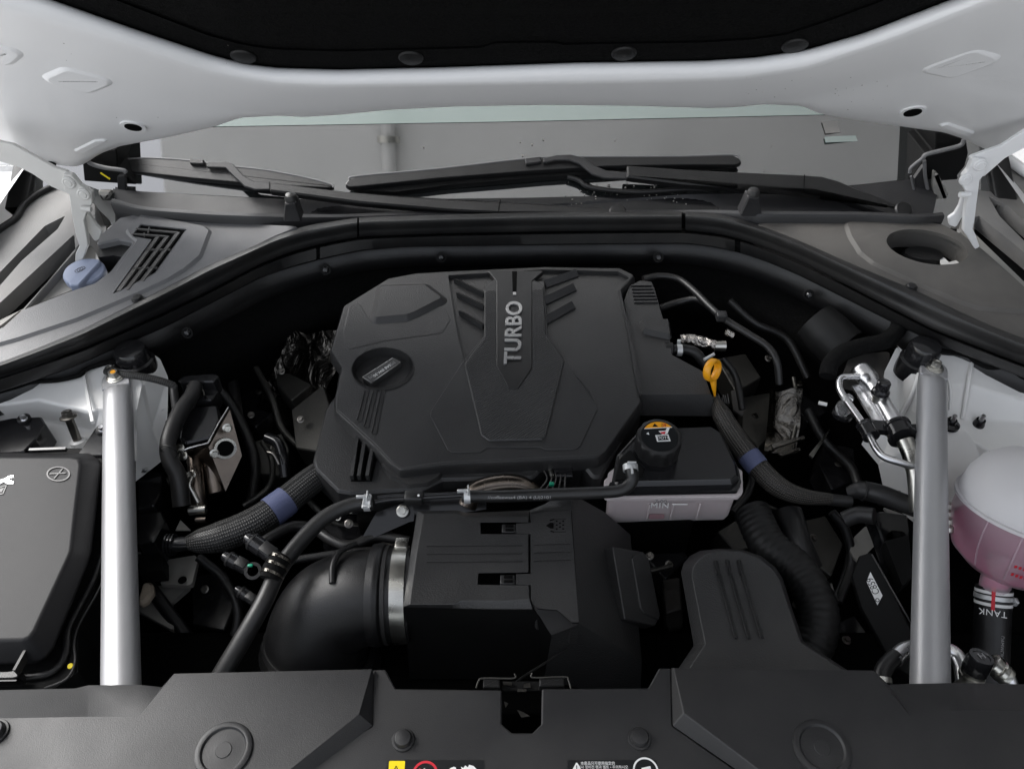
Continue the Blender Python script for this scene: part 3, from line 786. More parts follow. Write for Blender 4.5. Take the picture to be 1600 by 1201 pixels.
# shield plate, ribbed plate, centre tongue
shield = [(722, 568), (674, 642), (673, 650), (700, 703), (708, 707), (752, 706), (763, 699), (845, 699), (853, 703), (900, 702), (906, 698), (933, 640), (928, 628), (882, 564), (855, 522), (850, 440), (760, 440), (757, 525)]
prof('shield_plate', shield, EP, [(-.0012, -.002), (-.0005, .0005), (.0002, .0012)], M['cover'], ec, fil=.004)
rib = [(757, 452), (757, 526), (726, 570), (752, 680), (764, 689), (847, 687), (854, 680), (882, 565), (853, 523), (849, 450), (830, 434), (776, 434)]
prof('ribbed_plate', rib, EPh(.0012), [(-.0010, -.006), (-.0004, .0008), (.0014, .0026)], M['cover'], ec, fil=.003)
def lerp2(a, b, t): return (a[0] + (b[0] - a[0]) * t, a[1] + (b[1] - a[1]) * t)
HPl = EPh(.0038)
# individual ribs of the ribbed plate, running parallel to its lower left edge
ribV = []; ribF = []
poly = [HPl.to2(HPl.p(a, b)) for a, b in [(759, 454), (759, 527), (728, 571), (753, 679), (765, 687), (846, 685), (852, 679), (880, 565), (851, 524), (847, 452)]]
tong = [HPl.to2(HPl.p(a, b)) for a, b in [(775, 445), (775, 573), (795, 608), (811, 608), (832, 577), (832, 445)]]
def cuts(poly, o, d):
    out = []
    nrm = Vector((-d.y, d.x))
    for i in range(len(poly)):
        a, b = poly[i], poly[(i + 1) % len(poly)]
        fa, fb = (a - o).dot(nrm), (b - o).dot(nrm)
        if (fa > 0) != (fb > 0):
            out.append((a + (b - a) * (fa / (fa - fb)) - o).dot(d))
    return sorted(out)
cxm = HPl.to2(HPl.p(804, 560))
for sgn in (1,):
    d = Vector((math.cos(R(38)), math.sin(R(38))))
    nrm = Vector((-d.y, d.x))
    for k in range(-120, 120):
        o = cxm + nrm * (k * .0036)
        cs = cuts(poly, o, d); ct = cuts(tong, o, d)
        segs = []
        for i in range(0, len(cs) - 1, 2):
            a, b = cs[i], cs[i + 1]
            parts = [(a, b)]
            for j in range(0, len(ct) - 1, 2):
                parts = [(x0, min(x1, ct[j])) for x0, x1 in parts if x0 < ct[j]] + [(max(x0, ct[j + 1]), x1) for x0, x1 in parts if x1 > ct[j + 1]]
            segs += parts
        for a, b in segs:
            if b - a < .003: continue
            i0 = len(ribV)
            for t in (a, b):
                q = o + d * t
                ribV += [HPl.to3(q - nrm * .0012, .0), HPl.to3(q, .0007), HPl.to3(q + nrm * .0012, .0)]
            ribF += [(i0, i0 + 3, i0 + 4, i0 + 1), (i0 + 1, i0 + 4, i0 + 5, i0 + 2), (i0, i0 + 1, i0 + 2), (i0 + 3, i0 + 5, i0 + 4)]
tag(mesh('fine_rib', ribV, ribF, M['cover'], ec, fix=False, sharp=20), kind='stuff')
tongue = [(776, 440), (776, 573), (795, 607), (810, 607), (831, 576), (831, 440), (850, 424), (762, 424)]
prof('centre_tongue', tongue, EPh(.0035), [(-.0008, -.006), (0, .0014), (.0008, .002)], M['cover2'], ec, fil=.0025)
TPl = EPh(.0057)
prof('tongue_slot', [(800, 424), (808, 424), (807, 457), (801, 457)], TPl, [(0, 0), (0, .0003)], M['vent'], ec)
prof('slot_tip', [(801.5, 457), (806.5, 457), (806.5, 461.5), (801.5, 461.5)], TPl, [(0, 0), (0, .0016)], M['chrome'], ec)
a, b_ = TPl.p(803, 568), TPl.p(806, 466)
uu = (b_ - a)
t_ = text('letters', 'TURBO', TPl.p(803.5, 518, .0012), uu, -Vector(uu).cross(TPl.n) , .0375, M['chrome'], ec, ext=.0012, bevel=.0003, sx=(uu.length) / .132, spacing=1.03, bold=.0005)
# three stripes: upper grooves, lower ribs
for x0, x1 in ((573, 561), (586, 572), (598, 584)):
    y1 = 661 + (x1 - 561) * .85
    bar_on('stripe', EP, (x0 + 1, 610), (x1 + 1, y1 - 2), .0062, .0010, M['cover2'], ec)
    bar_on('stripe_edge', EP, (x0 - 3, 611), (x1 - 3, y1 - 5), .0014, .0022, M['cover'], ec)
LP = EPh(-.020)
for x0, y0, x1 in ((560, 684, 551), (571, 693, 562), (583, 703, 575)):
    bar_on('lower_rib', LP, (x0, y0 + 4), (x1, 750), .0050, .012, M['cover'], ec)
prof('rib_bed', [(556, 690), (590, 712), (581, 752), (548, 752)], LP, [(0, 0), (0, .0004)], M['vent'], ec)
# lip along the diagonal and the lower front ledge
tube('edge_bead', [EP.p(a, b, -.0005) for a, b in ((529, 640), (586, 692), (614, 722), (628, 731), (690, 722), (800, 717), (933, 711))], .0011, M['cover'], ec, seg=8, smooth=False)
prof('front_ledge', [(600, 722), (625, 742), (690, 741), (684, 748), (668, 757), (640, 760), (612, 746), (596, 728)], LP, [(-.003, 0), (0, .006)], M['cover'], ec, fil=.004)
prof('side_lip', [(966, 455), (969, 455), (984, 520), (1002, 612), (1000, 622), (994, 604), (980, 520)], EP, [(-.0005, -.001), (0, .004)], M['panel'], ec, fil=.001)
prof('crease_line', [(870, 550), (925, 610), (934, 640), (932, 643), (922, 612), (868, 553)], EP, [(0, 0), (0, .0009)], M['cover'], ec)
# oil filler cap
prof('well_shade', ell(599, 579, 43, 28, 36, -4), EPh(-.029), [(0, 0), (0, .0008)], M['vent'], ec)  # near-black disc paints the shade down in the filler well
oc = thing('oil_filler_cap', 'black oil filler cap with bar handle, sunk in the round opening of the engine cover', 'oil cap', EP.p(600, 585, -.03))
OP = EPh(-.027)
lathe('cap_disc', OP.p(602, 580), OP.n, [(.034, -.01), (.034, .004), (.031, .006), (.008, .0065)], M['black2'], oc)
HPn = EPh(-.008)
hb = prof('handle', [(566, 589), (613, 559), (627, 565), (580, 598)], HPn, [(-.0008, -.016), (-.0004, -.001), (.0008, 0)], M['grip'], oc, fil=.0015)
tube('grip_edge', [HPn.p(a, b, -.0006) for a, b in ((566.5, 589), (580, 597.5), (626.5, 565.5), (613, 559.5), (566.5, 589))], .0006, M['steel'], oc, seg=6, smooth=False)
u_ = HPn.p(626, 566) - HPn.p(580, 597)
text('print', 'SAE 0W-30', HPn.p(597, 578.5, .0003), -u_, -(-u_).cross(HPn.n), .0072, M['wprint'], oc, ext=.0001)
for f in (.13, .87):
    c_ = HPn.p(*lerp2((574, 592.5), (620, 564), f), .0003)
    text('symbol', '[≡]', c_, -u_, -(-u_).cross(HPn.n), .0065, M['gprint'], oc, ext=.0001)

# ================================================================== SIDE COVER (right of engine cover)
sc_ = thing('coil_side_cover', 'flat black cover with a notched edge right of the engine cover', 'engine side cover', EP.p(1050, 600, -.05))
SPl = EPh(-.006)
sout = [(984, 446), (1000, 438), (1018, 440), (1023, 452), (1036, 498), (1042, 504), (1048, 540), (1050, 554), (1097, 579), (1104, 595), (1111, 616), (1001, 617), (990, 560), (975, 470)]
prof('cover_shell', sout, SPl, [(-.002, -.04), (-.0008, -.002), (.0006, 0)], M['cover'], sc_, fil=.003)
fr = [(1001, 617), (1111, 616), (1115, 633), (1113, 650), (997, 649), (999, 630)]
free('front_face', [(1001, 617, SPl.p(1001, 617).z), (1111, 616, SPl.p(1111, 616).z), (1115, 628, SPl.p(1111, 616).z - .012), (998, 628, SPl.p(1111, 616).z - .012), (1115, 650, SPl.p(1111, 616).z - .036), (996, 649, SPl.p(1111, 616).z - .036)], [(0, 1, 2, 3), (3, 2, 4, 5)], M['cover'], sc_)
for k in range(6):
    y = 447 + k * 5.2
    bar_on('slat', SPl, (986 + k * 1.0, y), (1018 + k * 2.0, y - .3), .0028, .003, M['cover'], sc_)
prof('raised_lug', [(1003, 505), (1007, 519), (1045, 527), (1042, 505)], SPl, [(-.005, 0), (0, .010)], M['cover'], sc_, fil=.001)

# ================================================================== STRUT BARS
def strut(label, top, bot, ytop, yellow):
    A, B = Z(*top, 0.0), Z(*bot, 0.0)
    t = thing('strut_bar', label, 'strut bar', A, 'silver tower braces')
    d = (B - A).normalized()
    A2 = A + d * .020
    sd = d.cross(Vector((0, 0, 1))).normalized(); nn = sd.cross(d)
    # round bar whose end is pressed flat
    V = []; F = []; n = 32
    secs = [(A2 - d * .002, .0205, .35), (A2 + d * .004, .0205, .72), (A2 + d * .014, .0205, .97), (A2 + d * .03, .0205, 1), (B, .0205, 1)]
    for q, r, fl in secs:
        for k in range(n):
            tt = 2 * math.pi * k / n
            V.append(q + sd * r * math.cos(tt) + nn * (r * fl * math.sin(tt) + (1 - fl) * r * .25))
    for i in range(len(secs) - 1):
        for k in range(n):
            F.append((i * n + k, i * n + (k + 1) % n, (i + 1) * n + (k + 1) % n, (i + 1) * n + k))
    F.append(tuple(range(n))); F.append(tuple(range((len(secs) - 1) * n, len(secs) * n)))
    mesh('bar', V, F, M['strut'], t, sharp=50)
    w = .0195
    pl = Pl(A + nn * .010, nn if nn.z > 0 else -nn)
    wp = [A + sd * w * math.cos(a) - d * w * math.sin(a) * 1.0 for a in [math.pi * k / 12 for k in range(13)]] + [A2 - sd * w, A2 + sd * w + d * .012 * 0]
    prof('flat_end', None, pl, [(-.0006, -.008), (-.0004, -.001), (.0006, 0)], M['strut'], t, world_pts=wp)
    lathe('washer', pl.o, pl.n, [(.0135, -.001), (.0135, .0018), (.012, .0025), (.009, .0025)], M['steel'], t)
    bolt('bolt', pl.o + pl.n * .002, pl.n, .0078, M['steel'], t, h=.011)
    if yellow:
        lathe('paint_mark', pl.o + pl.n * .0128 + Vector((.001, -.001, 0)), pl.n, [(.0042, -.001), (.0038, .0006)], M['orange'], t, seg=16)
    return t
strut('silver brace bar on the left, its bolt daubed with yellow paint', (184, 597), (189.5, 1092), 597, True)
strut('silver brace bar on the right, passing in front of the aluminium pipes', (1456, 582), (1453, 1090), 582, False)

# ================================================================== FRONT SHROUD PANEL
fp = thing('radiator_shroud', 'wide black plastic shroud across the front of the bay, notched in the middle', 'radiator cover', (0, .33, .03))
zc = .030
back = [(-80, 1079), (0, 1077), (117, 1075), (138, 1070), (215, 1069), (253, 1073)]
# centre section with U notch
cen = [(583, 1045), (602, 1045), (618, 1075), (784, 1077), (784, 1130), (800, 1144), (832, 1144), (846, 1130), (847, 1075), (1013, 1074), (1030, 1043), (1049, 1043), (1051, 1133), (1190, 1230), (1190, 1330), (400, 1330), (400, 1240), (582, 1133)]
CZ = ZP(zc)
prof('centre_section', cen, CZ, [(0, -.02), (0, -.0015), (.0015, 0)], M['panel'], fp, fil=.0025)
# right wing, raised, with a long light chamfer towards the centre
zr = .044
def wing(name, base, top, mirror=None):
    n = len(base)
    return rings(name, [zl(base, zc - .02), zl(base, zc + .0015), zl(top, zr)], M['panel'], fp, bev=.0012)
zb = .022
free('right_wing', [
    (1049, 1043, zc), (1051, 1133, zc), (1200, 1236, zc), (1300, 1330, zc),      # 0-3 chamfer foot
    (1052, 1043, zr - .006), (1068, 1113, zr), (1190, 1205, zr), (1330, 1330, zr),      # 4-7 chamfer head
    (1365, 1047, zr - .006), (1420, 1114, zr), (1424, 1068, zb + .004), (1388, 1069, zb), (1500, 1066, zb + .004), (1508, 1108, zr), (1700, 1071, zb), (1700, 1110, zr), (1700, 1330, zr)],
    [(0, 1, 5, 4), (1, 2, 6, 5), (2, 3, 7, 6), (4, 5, 9, 8), (8, 9, 11), (11, 9, 10), (10, 9, 13, 12), (12, 13, 15, 14), (5, 6, 7, 16, 15, 13, 9)], M['panel'], fp, bev=.0015)
free('left_wing', [
    (583, 1045, zc), (582, 1133, zc), (470, 1216, zc), (330, 1330, zc),
    (581, 1045, zr - .006), (561, 1115, zr), (455, 1200, zr), (300, 1330, zr),
    (272, 1052, zr - .006), (218, 1118, zr), (253, 1073, zb), (216, 1069, zb + .003), (138, 1070, zb + .003), (137, 1119, zr), (117, 1075, zb), (-120, 1080, zb), (-120, 1124, zr), (-120, 1330, zr)],
    [(0, 4, 5, 1), (1, 5, 6, 2), (2, 6, 7, 3), (4, 8, 9, 5), (8, 10, 9), (10, 11, 9), (11, 12, 13, 9), (12, 14, 13), (14, 15, 16, 13), (5, 9, 13, 16, 17, 7, 6)], M['panel'], fp, bev=.0015)
# folded-down rear edge under the wings
for pts in ([(-120, 1080), (117, 1075), (138, 1070), (216, 1069), (253, 1073), (272, 1052), (581, 1045)], [(1052, 1043), (1365, 1047), (1388, 1069), (1424, 1067), (1500, 1066), (1700, 1071)]):
    zz = {272: zr - .006, 581: zr - .006, 1052: zr - .006, 1365: zr - .006, 138: zb + .003, 216: zb + .003, 1424: zb + .004, 1500: zb + .004}
    t0 = [Z(a, b, zz.get(a, zb)) for a, b in pts]
    grid('rear_fold', [[p + Vector((0, -.0004, -.0004)) for p in t0], [p + Vector((0, .001, -.003)) for p in t0], [p + Vector((0, -.002, -.03)) for p in t0]], M['panel'], fp, sharp=30)
WP = ZP(zr)
for cx, cy, rx in ((350, 1172, 33), (1284, 1168, 33)):
    q = WP.p(cx, cy)
    lathe('round_boss', q, (0, 0, 1), [(.0285, -.001), (.0275, .0022), (.0245, .0034), (.0222, .0030), (.0205, .0008), (.0195, .0008), (.008, .0014), (.0075, .0022), (.001, .0022)], M['panel'], fp, seg=48)
for cx, cy in ((630, 1156), (999, 1154)):
    clip('push_clip', CZ.p(cx, cy), (0, 0, 1), .0115, M['panel'], fp, dome=.5)
clip('push_clip', WP.p(-6, 1144), (0, 0, 1), .0125, M['panel'], fp, dome=.5)
# stickers
def sticker(label, x0, x1):
    t = thing('warning_sticker', label, 'sticker', CZ.p((x0 + x1) / 2, 1210))
    prof('backing', [(x0, 1187), (x1, 1187), (x1 + 2, 1240), (x0 - 2, 1240)], CZ, [(0, .0001), (0, .0005)], M['blabel'], t, fil=.001)
    return t
s1 = sticker('black warning sticker with a yellow corner and red ring, left of the notch', 605, 756)
SZ = ZP(zc + .0006)
prof('yellow_field', [(608, 1188), (633, 1188), (630, 1239), (605, 1239)], SZ, [(0, 0), (0, .0002)], M['ylabel'], s1, fil=.001)
def poly_on(name, px, plane, mat, parent, h=.0002): return prof(name, px, plane, [(0, 0), (0, h)], mat, parent)
SZ2 = ZP(zc + .0009)
poly_on('triangle', [(619, 1195), (627, 1210), (610, 1210)], SZ2, M['blabel'], s1)
SZ3 = ZP(zc + .0012)
poly_on('bolt_mark', [(618.5, 1198), (619.5, 1198), (620, 1206), (618, 1206)], SZ3, M['ylabel'], s1)
ringband('prohibition_ring', SZ.p(664, 1209), (0, 0, 1), .0105, .0128, .0004, M['red'], s1)
poly_on('red_bar', [(654, 1201), (656, 1199), (675, 1218), (673, 1220)], SZ2, M['red'], s1)
poly_on('fan_blade', [(663, 1199), (667, 1203), (665, 1208), (661, 1208), (660, 1203)], SZ, M['wprint'], s1)
for px in ([(700, 1203), (704, 1199), (709, 1197), (712, 1198), (716, 1210), (700, 1212)], [(720, 1197), (724, 1199), (727, 1195), (731, 1198), (733, 1194), (740, 1196), (747, 1203), (748, 1212), (726, 1212)]):
    poly_on('hand', px, SZ, M['wprint'], s1)
s2 = sticker('black warning sticker with two lines of white print, right of the notch', 887, 1026)
poly_on('triangle', [(900, 1191), (902, 1191), (911, 1206), (892, 1206)], SZ, M['wprint'], s2)
poly_on('mark', [(900.3, 1195), (901.8, 1195), (901.5, 1202), (900.6, 1202)], SZ2, M['blabel'], s2)
uE = Vector((1, 0, 0)); vN = Vector((0, 1, 0))
text('print', '本産品只可使用指定的', SZ.p(934, 1192), uE, vN, .0036, M['wprint'], s2, ext=.0001, sx=.95)
text('print', '검사 정비전 팬과 벨트 • 주의하시오', SZ.p(942, 1198), uE, vN, .0036, M['wprint'], s2, ext=.0001, sx=.95)
ringband('symbol_ring', SZ.p(1009, 1203), (0, 0, 1), .0108, .0125, .0004, M['wprint'], s2)
poly_on('book_mark', [(1002, 1199), (1016, 1196), (1019, 1206), (1004, 1208)], SZ, M['wprint'], s2)

# ================================================================== LATCH seen through the notch
la = thing('bonnet_latch', 'dark metal bonnet latch in the notch of the shroud', 'latch', (0, .38, 0))
FZ = ZP(.005)
for px in ([(755, 1059), (781, 1059), (781, 1073), (755, 1073)], [(843, 1057), (882, 1057), (882, 1071), (843, 1071)]):
    prof('arm_sleeve', px, FZ, [(-.0005, -.012), (0, -.001), (.001, 0)], M['cover2'], la, fil=.001)
tube('lever_wire', [Z(744, 1074, .004), Z(748, 1063, .005), Z(756, 1059, .006), Z(802, 1059, .006), Z(804, 1052, .007)], .0010, M['dcast'], la, seg=8)
tube('lever_wire', [Z(892, 1075, .004), Z(888, 1062, .005), Z(882, 1057, .006), Z(834, 1058, .006), Z(831, 1051, .007)], .0010, M['dcast'], la, seg=8)
prof('catch_plate', [(785, 1064), (845, 1064), (845, 1078), (785, 1078)], ZP(-.01), [(0, -.004), (0, 0)], M['black'], la)
for px in ([(786, 1064), (800, 1065), (800, 1070), (787, 1069)], [(818, 1068), (828, 1066), (829, 1073), (818, 1074)], [(809, 1076), (823, 1076), (822, 1080), (808, 1080)], [(808, 1108), (818, 1112), (828, 1118), (815, 1120)], [(788, 1095), (794, 1098), (790, 1104)]):
    prof('catch_detail', px, ZP(-.006), [(0, -.002), (0, 0)], M['dsteel'], la)
tube('release_cable', [Z(888, 1012, -.08), Z(860, 1030, -.07), Z(820, 1055, -.05), Z(806, 1066, -.03)], .0016, M['rubber'], la, seg=8)

# ================================================================== AIR BOX
ab = thing('air_filter_box', 'faceted black air filter box with two clips and thin ribs, in the centre front', 'air box', Z(770, 880, -.08))
AP = ZP(-.020, 0, -.02, 0, .72)
def APh(h): return Pl(AP.o + AP.n * h, AP.n)
left = [(662, 803), (715, 803), (724, 808), (826, 806), (826, 815.5), (751, 816), (752, 834), (825.5, 834), (825.5, 894), (748, 895), (747, 913), (826, 914), (827, 935), (790, 938), (720, 938), (708, 944), (640, 944), (650, 870)]
lo = [(652, 798), (717, 797), (726, 801), (829, 797), (829, 815.5), (748, 816), (748, 834), (828, 834), (828, 894), (744, 895), (743, 913), (829, 914), (833, 952), (790, 952), (722, 951), (706, 950), (630, 948), (640, 872)]
rings('filter_lid', [[AP.p(a, b, -.06) for a, b in lo], [AP.p(a, b, -.008) for a, b in lo], [AP.p(a, b, 0) for a, b in left]], M['cover'], ab, bev=.0012)
# lid right of the seam, tongues reaching to the clips
right = [(828.5, 800), (853, 795), (892, 795), (905, 972), (893, 972), (871, 953), (840, 950), (829.5, 935), (829.5, 913.5), (806, 913), (806, 896), (829, 895.5), (829, 834), (806, 833), (806, 817), (829, 816)]
prof('body_lid', right, AP, [(0, -.05), (0, -.0008), (.0004, 0)], M['cover'], ab)
free('upper_facet', [(827, 797, -.026), (852, 787, -.022), (868, 776, -.018), (891, 770, -.016), (893, 797, AP.p(893, 797, .0012).z), (853, 797, AP.p(853, 797, .0012).z), (830, 801, AP.p(830, 801, .0012).z)], [(0, 1, 5, 6), (1, 2, 4, 5), (2, 3, 4)], M['cover'], ab)
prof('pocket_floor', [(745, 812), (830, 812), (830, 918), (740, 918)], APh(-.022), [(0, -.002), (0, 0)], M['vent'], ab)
zt = AP.p(892, 790).z; ze = AP.p(905, 974).z
free('side_slope', [(891, 770, -.016), (905, 974, ze), (1003, 1032, -.125), (985, 835, -.10), (862, 992, ze - .035), (850, 1060, -.16), (1000, 1100, -.2), (893, 797, zt), (945, 800, -.06)],
     [(0, 7, 1, 2, 3, 8), (1, 4, 5, 6, 2)], M['cover'], ab)
free('lower_chamfer', [(835, 951, ze), (870, 954, AP.p(870, 954).z + .001), (893, 973, AP.p(893, 973).z + .001), (905, 975, ze), (862, 992, ze - .030), (857, 985, ze - .026), (882, 975, ze - .01), (838, 954, ze - .002)], [(0, 1, 6, 5, 7), (1, 2, 3, 4, 6), (6, 4, 5)], M['panel'], ab)
free('front_wall', [(632, 948, AP.p(632, 948, -.010).z), (833, 952, AP.p(833, 952, -.010).z), (862, 992, ze - .030), (850, 1060, -.2), (640, 1060, -.2)], [(0, 1, 2, 3, 4)], M['black'], ab)
free('left_wall', [(648, 800, AP.p(648, 800, -.008).z), (630, 948, AP.p(630, 948, -.010).z), (640, 1060, -.2), (665, 840, -.2)], [(0, 1, 2, 3)], M['cover2'], ab)
prof('side_hatch', [(957, 853), (1006, 862), (1013, 870), (1031, 962), (1024, 977), (976, 967)], Pl(Z(990, 910, -.082), (.55, -.25, .8)), [(-.001, -.02), (0, -.001), (.0015, 0)], M['cover'], ab, fil=.003)
prof('hatch_lid', [(991, 866), (1006, 864), (1013, 872), (1031, 960), (1029, 968), (1006, 957), (1001, 950), (987, 872)], Pl(Z(990, 910, -.0795), (.55, -.25, .8)), [(-.0005, -.004), (0, 0), (.001, .0008)], M['cover'], ab, fil=.002)
for y in (852, 864.5, 877):
    bar_on('rib', AP, (667, y), (816, y - 1), .0022, .0010, M['cover'], ab)
    bar_on('rib', AP, (834, y - 2), (891, y - 3.5), .0022, .0010, M['cover'], ab)
for yc in (825, 905):
    tc_ = AP.p(795 if yc < 850 else 793, yc)
    cl = box('clip', tc_ + Vector((0, 0, -.004)), (.0185, .013, .009), M['cover2'], ab, bev=.0012)
    for k in (-1, 1):
        box('clip_window', tc_ + Vector((.001, k * .0033, .0006)), (.011, .0042, .0012), M['vent'], cl, bev=.0004)
# moulded filter symbol
ic = [((859, 813), (866, 811)), ((866, 811), (884, 810)), ((860, 829), (866, 831)), ((866, 831), (884, 830)), ((866, 815), (866, 827))]
for p, q in ic: bar_on('symbol_line', AP, p, q, .0012, .0006, M['vent'] if p[0] != 866 else M['panel'], ab)
poly_on('symbol_arrow', [(853, 821), (860, 816.5), (865, 817), (865, 825), (860, 825)], APh(.0001), M['vent'], ab, h=.0005)
for i, x in enumerate((870, 875, 880)):
    for y in ((814, 820, 826) if i != 1 else (817, 823)):
        poly_on('symbol_dot', [(x - 1.6, y), (x, y - 1.2), (x + 1.6, y), (x, y + 1.2)], APh(.0001), M['vent'], ab, h=.0005)

# ================================================================== INTAKE DUCT
idt = thing('intake_duct', 'fat black elbow duct entering the air box from the left with a steel band', 'air duct', Z(540, 930, -.14))
pc = Z(622, 928, -.085)
axd = Vector((1, .03, 0)).normalized()
tube('elbow', [pc + Vector((-.005, 0, 0)), pc + Vector((-.05, -.004, -.002)), pc + Vector((-.090, -.012, -.020)), pc + Vector((-.112, -.030, -.055)), pc + Vector((-.116, -.040, -.10)), pc + Vector((-.116, -.045, -.18))], [.060, .063, .067, .068, .068, .068], M['cover2'], idt, seg=48, sub=10)
tube('cuff', [pc + Vector((-.034, 0, 0)), pc + Vector((-.024, 0, 0)), pc + Vector((-.018, 0, 0)), pc + Vector((-.012, 0, 0)), pc + Vector((.02, 0, 0))], [.066, .0675, .066, .061, .061], M['cover2'], idt, seg=48, sub=4)
ringband('rubber_ring', pc + axd * -.013, axd, .058, .0645, .005, M['rubber'], idt)
lathe('steel_band', pc + axd * -.004, axd, [(.0600, -.0005), (.0632, 0), (.0636, .006), (.0636, .012), (.0632, .0185), (.0600, .019)], M['steel'], idt, seg=64)
box('band_screw', pc + Vector((.004, .048, .046)), (.016, .016, .008), M['steel'], idt, bev=.001)
bar = tube('moulded_rib', [pc + Vector((-.055, .045, .052)), pc + Vector((-.072, .028, .059)), pc + Vector((-.078, .005, .062)), pc + Vector((-.076, -.018, .057))], .004, M['cover2'], idt, seg=10)
fl_c = pc + Vector((-.112, -.034, -.060))
ringband('flange', fl_c + Vector((.0, 0, -.02)), Vector((-.25, -.35, -.85)), .068, .077, .010, M['rubber'], idt, seg=56)
ringband('flange_lip', fl_c + Vector((.0, -.006, -.035)), Vector((-.25, -.35, -.85)), .068, .083, .006, M['cover2'], idt, seg=56)

# ================================================================== HOSES ACROSS THE FRONT OF THE ENGINE
hz = .012
vh = thing('vacuum_hose', 'black rubber hose bending down past the intake duct, with taped joint', 'hose', Z(430, 880, -.02))
tube('tube', [Z(583, 785, hz - .02), Z(548, 789, hz - .02), Z(508, 808, hz - .022), Z(470, 845, hz - .026), Z(436, 890, hz - .03), Z(412, 940, hz - .034), Z(378, 1000, hz - .05), Z(330, 1080, hz - .08)], [.0095, .0098, .0105, .0108, .0108, .0112, .0115, .0115], M['hose'], vh, seg=20, sub=8)
jt = [Z(440, 868, hz - .020), Z(428, 889, hz - .023), Z(421, 905, hz - .026)]
tube('tape_wrap', jt, [.0125, .0145, .0125], M['foam'], vh, seg=18, sub=5)
for k, t in enumerate((.15, .45, .8)):
    q = jt[0].lerp(jt[2], t); ringband('tape_turn', q, (jt[2] - jt[0]), .0135, .0152, .0035, M['foil'], vh, seg=20)
bh = thing('servo_hose', 'thin twin pipes and hose running below the engine cover to the brake fluid reservoir', 'hose', Z(760, 772, 0))
tube('hose_part', [Z(722, 775, hz - .018), Z(780, 775, hz - .018), Z(860, 772, hz - .018), Z(940, 769, hz - .016), Z(972, 765, hz - .012), Z(987, 752, hz - .004), Z(987, 738, hz + .004), Z(984, 728, hz + .006)], .0085, M['hose'], bh, seg=18)
tube('thin_pipe', [Z(586, 784, hz - .018), Z(610, 780, hz - .018), Z(640, 778, hz - .018), Z(728, 773, hz - .018)], .0034, M['gloss'], bh, seg=12)
tube('thin_pipe', [Z(590, 777, hz - .016), Z(612, 774, hz - .016), Z(640, 773.5, hz - .016), Z(726, 770, hz - .016)], .0022, M['gloss'], bh, seg=12)
box('pipe_holder', Z(647, 777, hz - .017), (.026, .017, .015), M['cover2'], bh, bev=.003)
lathe('white_dot', Z(654, 774, hz - .0075), (0, 0, 1), [(.0018, 0), (.0016, .001)], M['wprint'], bh, seg=12)
def spring_clamp(px, py, z, axis, r, mat, parent, ear=True):
    c = Z(px, py, z); ax = Vector(axis).normalized()
    ringband('spring_clamp', c, ax, r, r + .0012, .0085, mat, parent, seg=28)
    s = Vector((0, 0, 1)); s = (s - ax * s.dot(ax)).normalized(); 
    if ear:
        f = (s * .75 + ax.cross(s) * (-.3 if ax.x > 0 else .3)).normalized()
        Mx = Matrix((ax, ax.cross(s).normalized(), s)).transposed()
        box('clamp_ear', c + s * (r + .004) + ax * .002, (.0022, .012, .009), mat, parent, rot=Mx, bev=.0005)
        box('clamp_ear', c + s * (r + .0028) - ax * .007, (.012, .003, .005), mat, parent, rot=Mx, bev=.0005)
M['galv'] = P('galvanised_clamp', (.62, .63, .63), .45, metal=.6, var=.08)
spring_clamp(574, 785, hz - .020, (1, .05, 0), .0105, M['galv'], bh)
for dy in (-8, 7):
    box('clamp_ladder', Z(573, 784 + dy * .9, hz - .008), (.011, .0025, .002), M['galv'], bh, bev=.0004)
for dx in (-5, 5):
    box('clamp_ladder', Z(573 + dx, 783, hz - .0085), (.0022, .022, .002), M['galv'], bh, bev=.0004)
spring_clamp(730, 775, hz - .018, (1, .05, 0), .0090, M['galv'], bh)
spring_clamp(985, 731, hz + .005, (0, .9, .3), .0092, M['galv'], bh)
text('print', '//coffeewsa4 (BA) 4 (U)2101', Z(812, 777, hz - .010) , uE, Vector((0, .75, .6)), .0055, M['gprint'], bh, ext=.0001, sx=1.35)
ohz = -.09
oh = thing('breather_hose', 'thin black hose waving behind the intake duct from a snap connector', 'hose', Z(520, 840, ohz))
tube('tube', [Z(398, 856, ohz + .02), Z(425, 838, ohz + .02), Z(458, 822, ohz + .01), Z(490, 826, ohz), Z(520, 844, ohz), Z(548, 852, ohz), Z(590, 838, ohz), Z(640, 846, ohz)], .0078, M['hose'], oh, seg=14)
oh2 = thing('breather_hose', 'straight thin hose above the intake duct, just under the wavy one', 'hose', Z(480, 870, ohz))
tube('tube', [Z(440, 878, ohz), Z(490, 870, ohz), Z(560, 861, ohz), Z(640, 858, ohz)], .0055, M['hose'], oh2, seg=14)
def connector(label, px, py, z, ang, L, r, lock):
    c = Z(px, py, z); d = Vector((math.cos(R(ang)), -math.sin(R(ang)), -.15)).normalized()
    t = thing('snap_connector', label, 'connector', c)
    lathe('barrel', c - d * L / 2, d, [(r * .6, -.006), (r * .75, 0), (r * .75, .004), (r, .006), (r, L * .5), (r * .92, L * .52), (r * .92, L)], M['gloss'], t, seg=20)
    u = d; w = Vector((0, 0, 1)); w = (w - u * w.dot(u)).normalized()
    Mx = Matrix((u, w.cross(u), w)).transposed()
    box('lock_tab', c + w * (r * .95) + d * L * .2, (L * .45, r * 1.3, .003), M['cover2'], t, rot=Mx, bev=.0006)
    ringband('seal_ring', c - d * L * .38, d, r * .9, r * 1.05, .003, M['rubber'], t, seg=20)
    return t
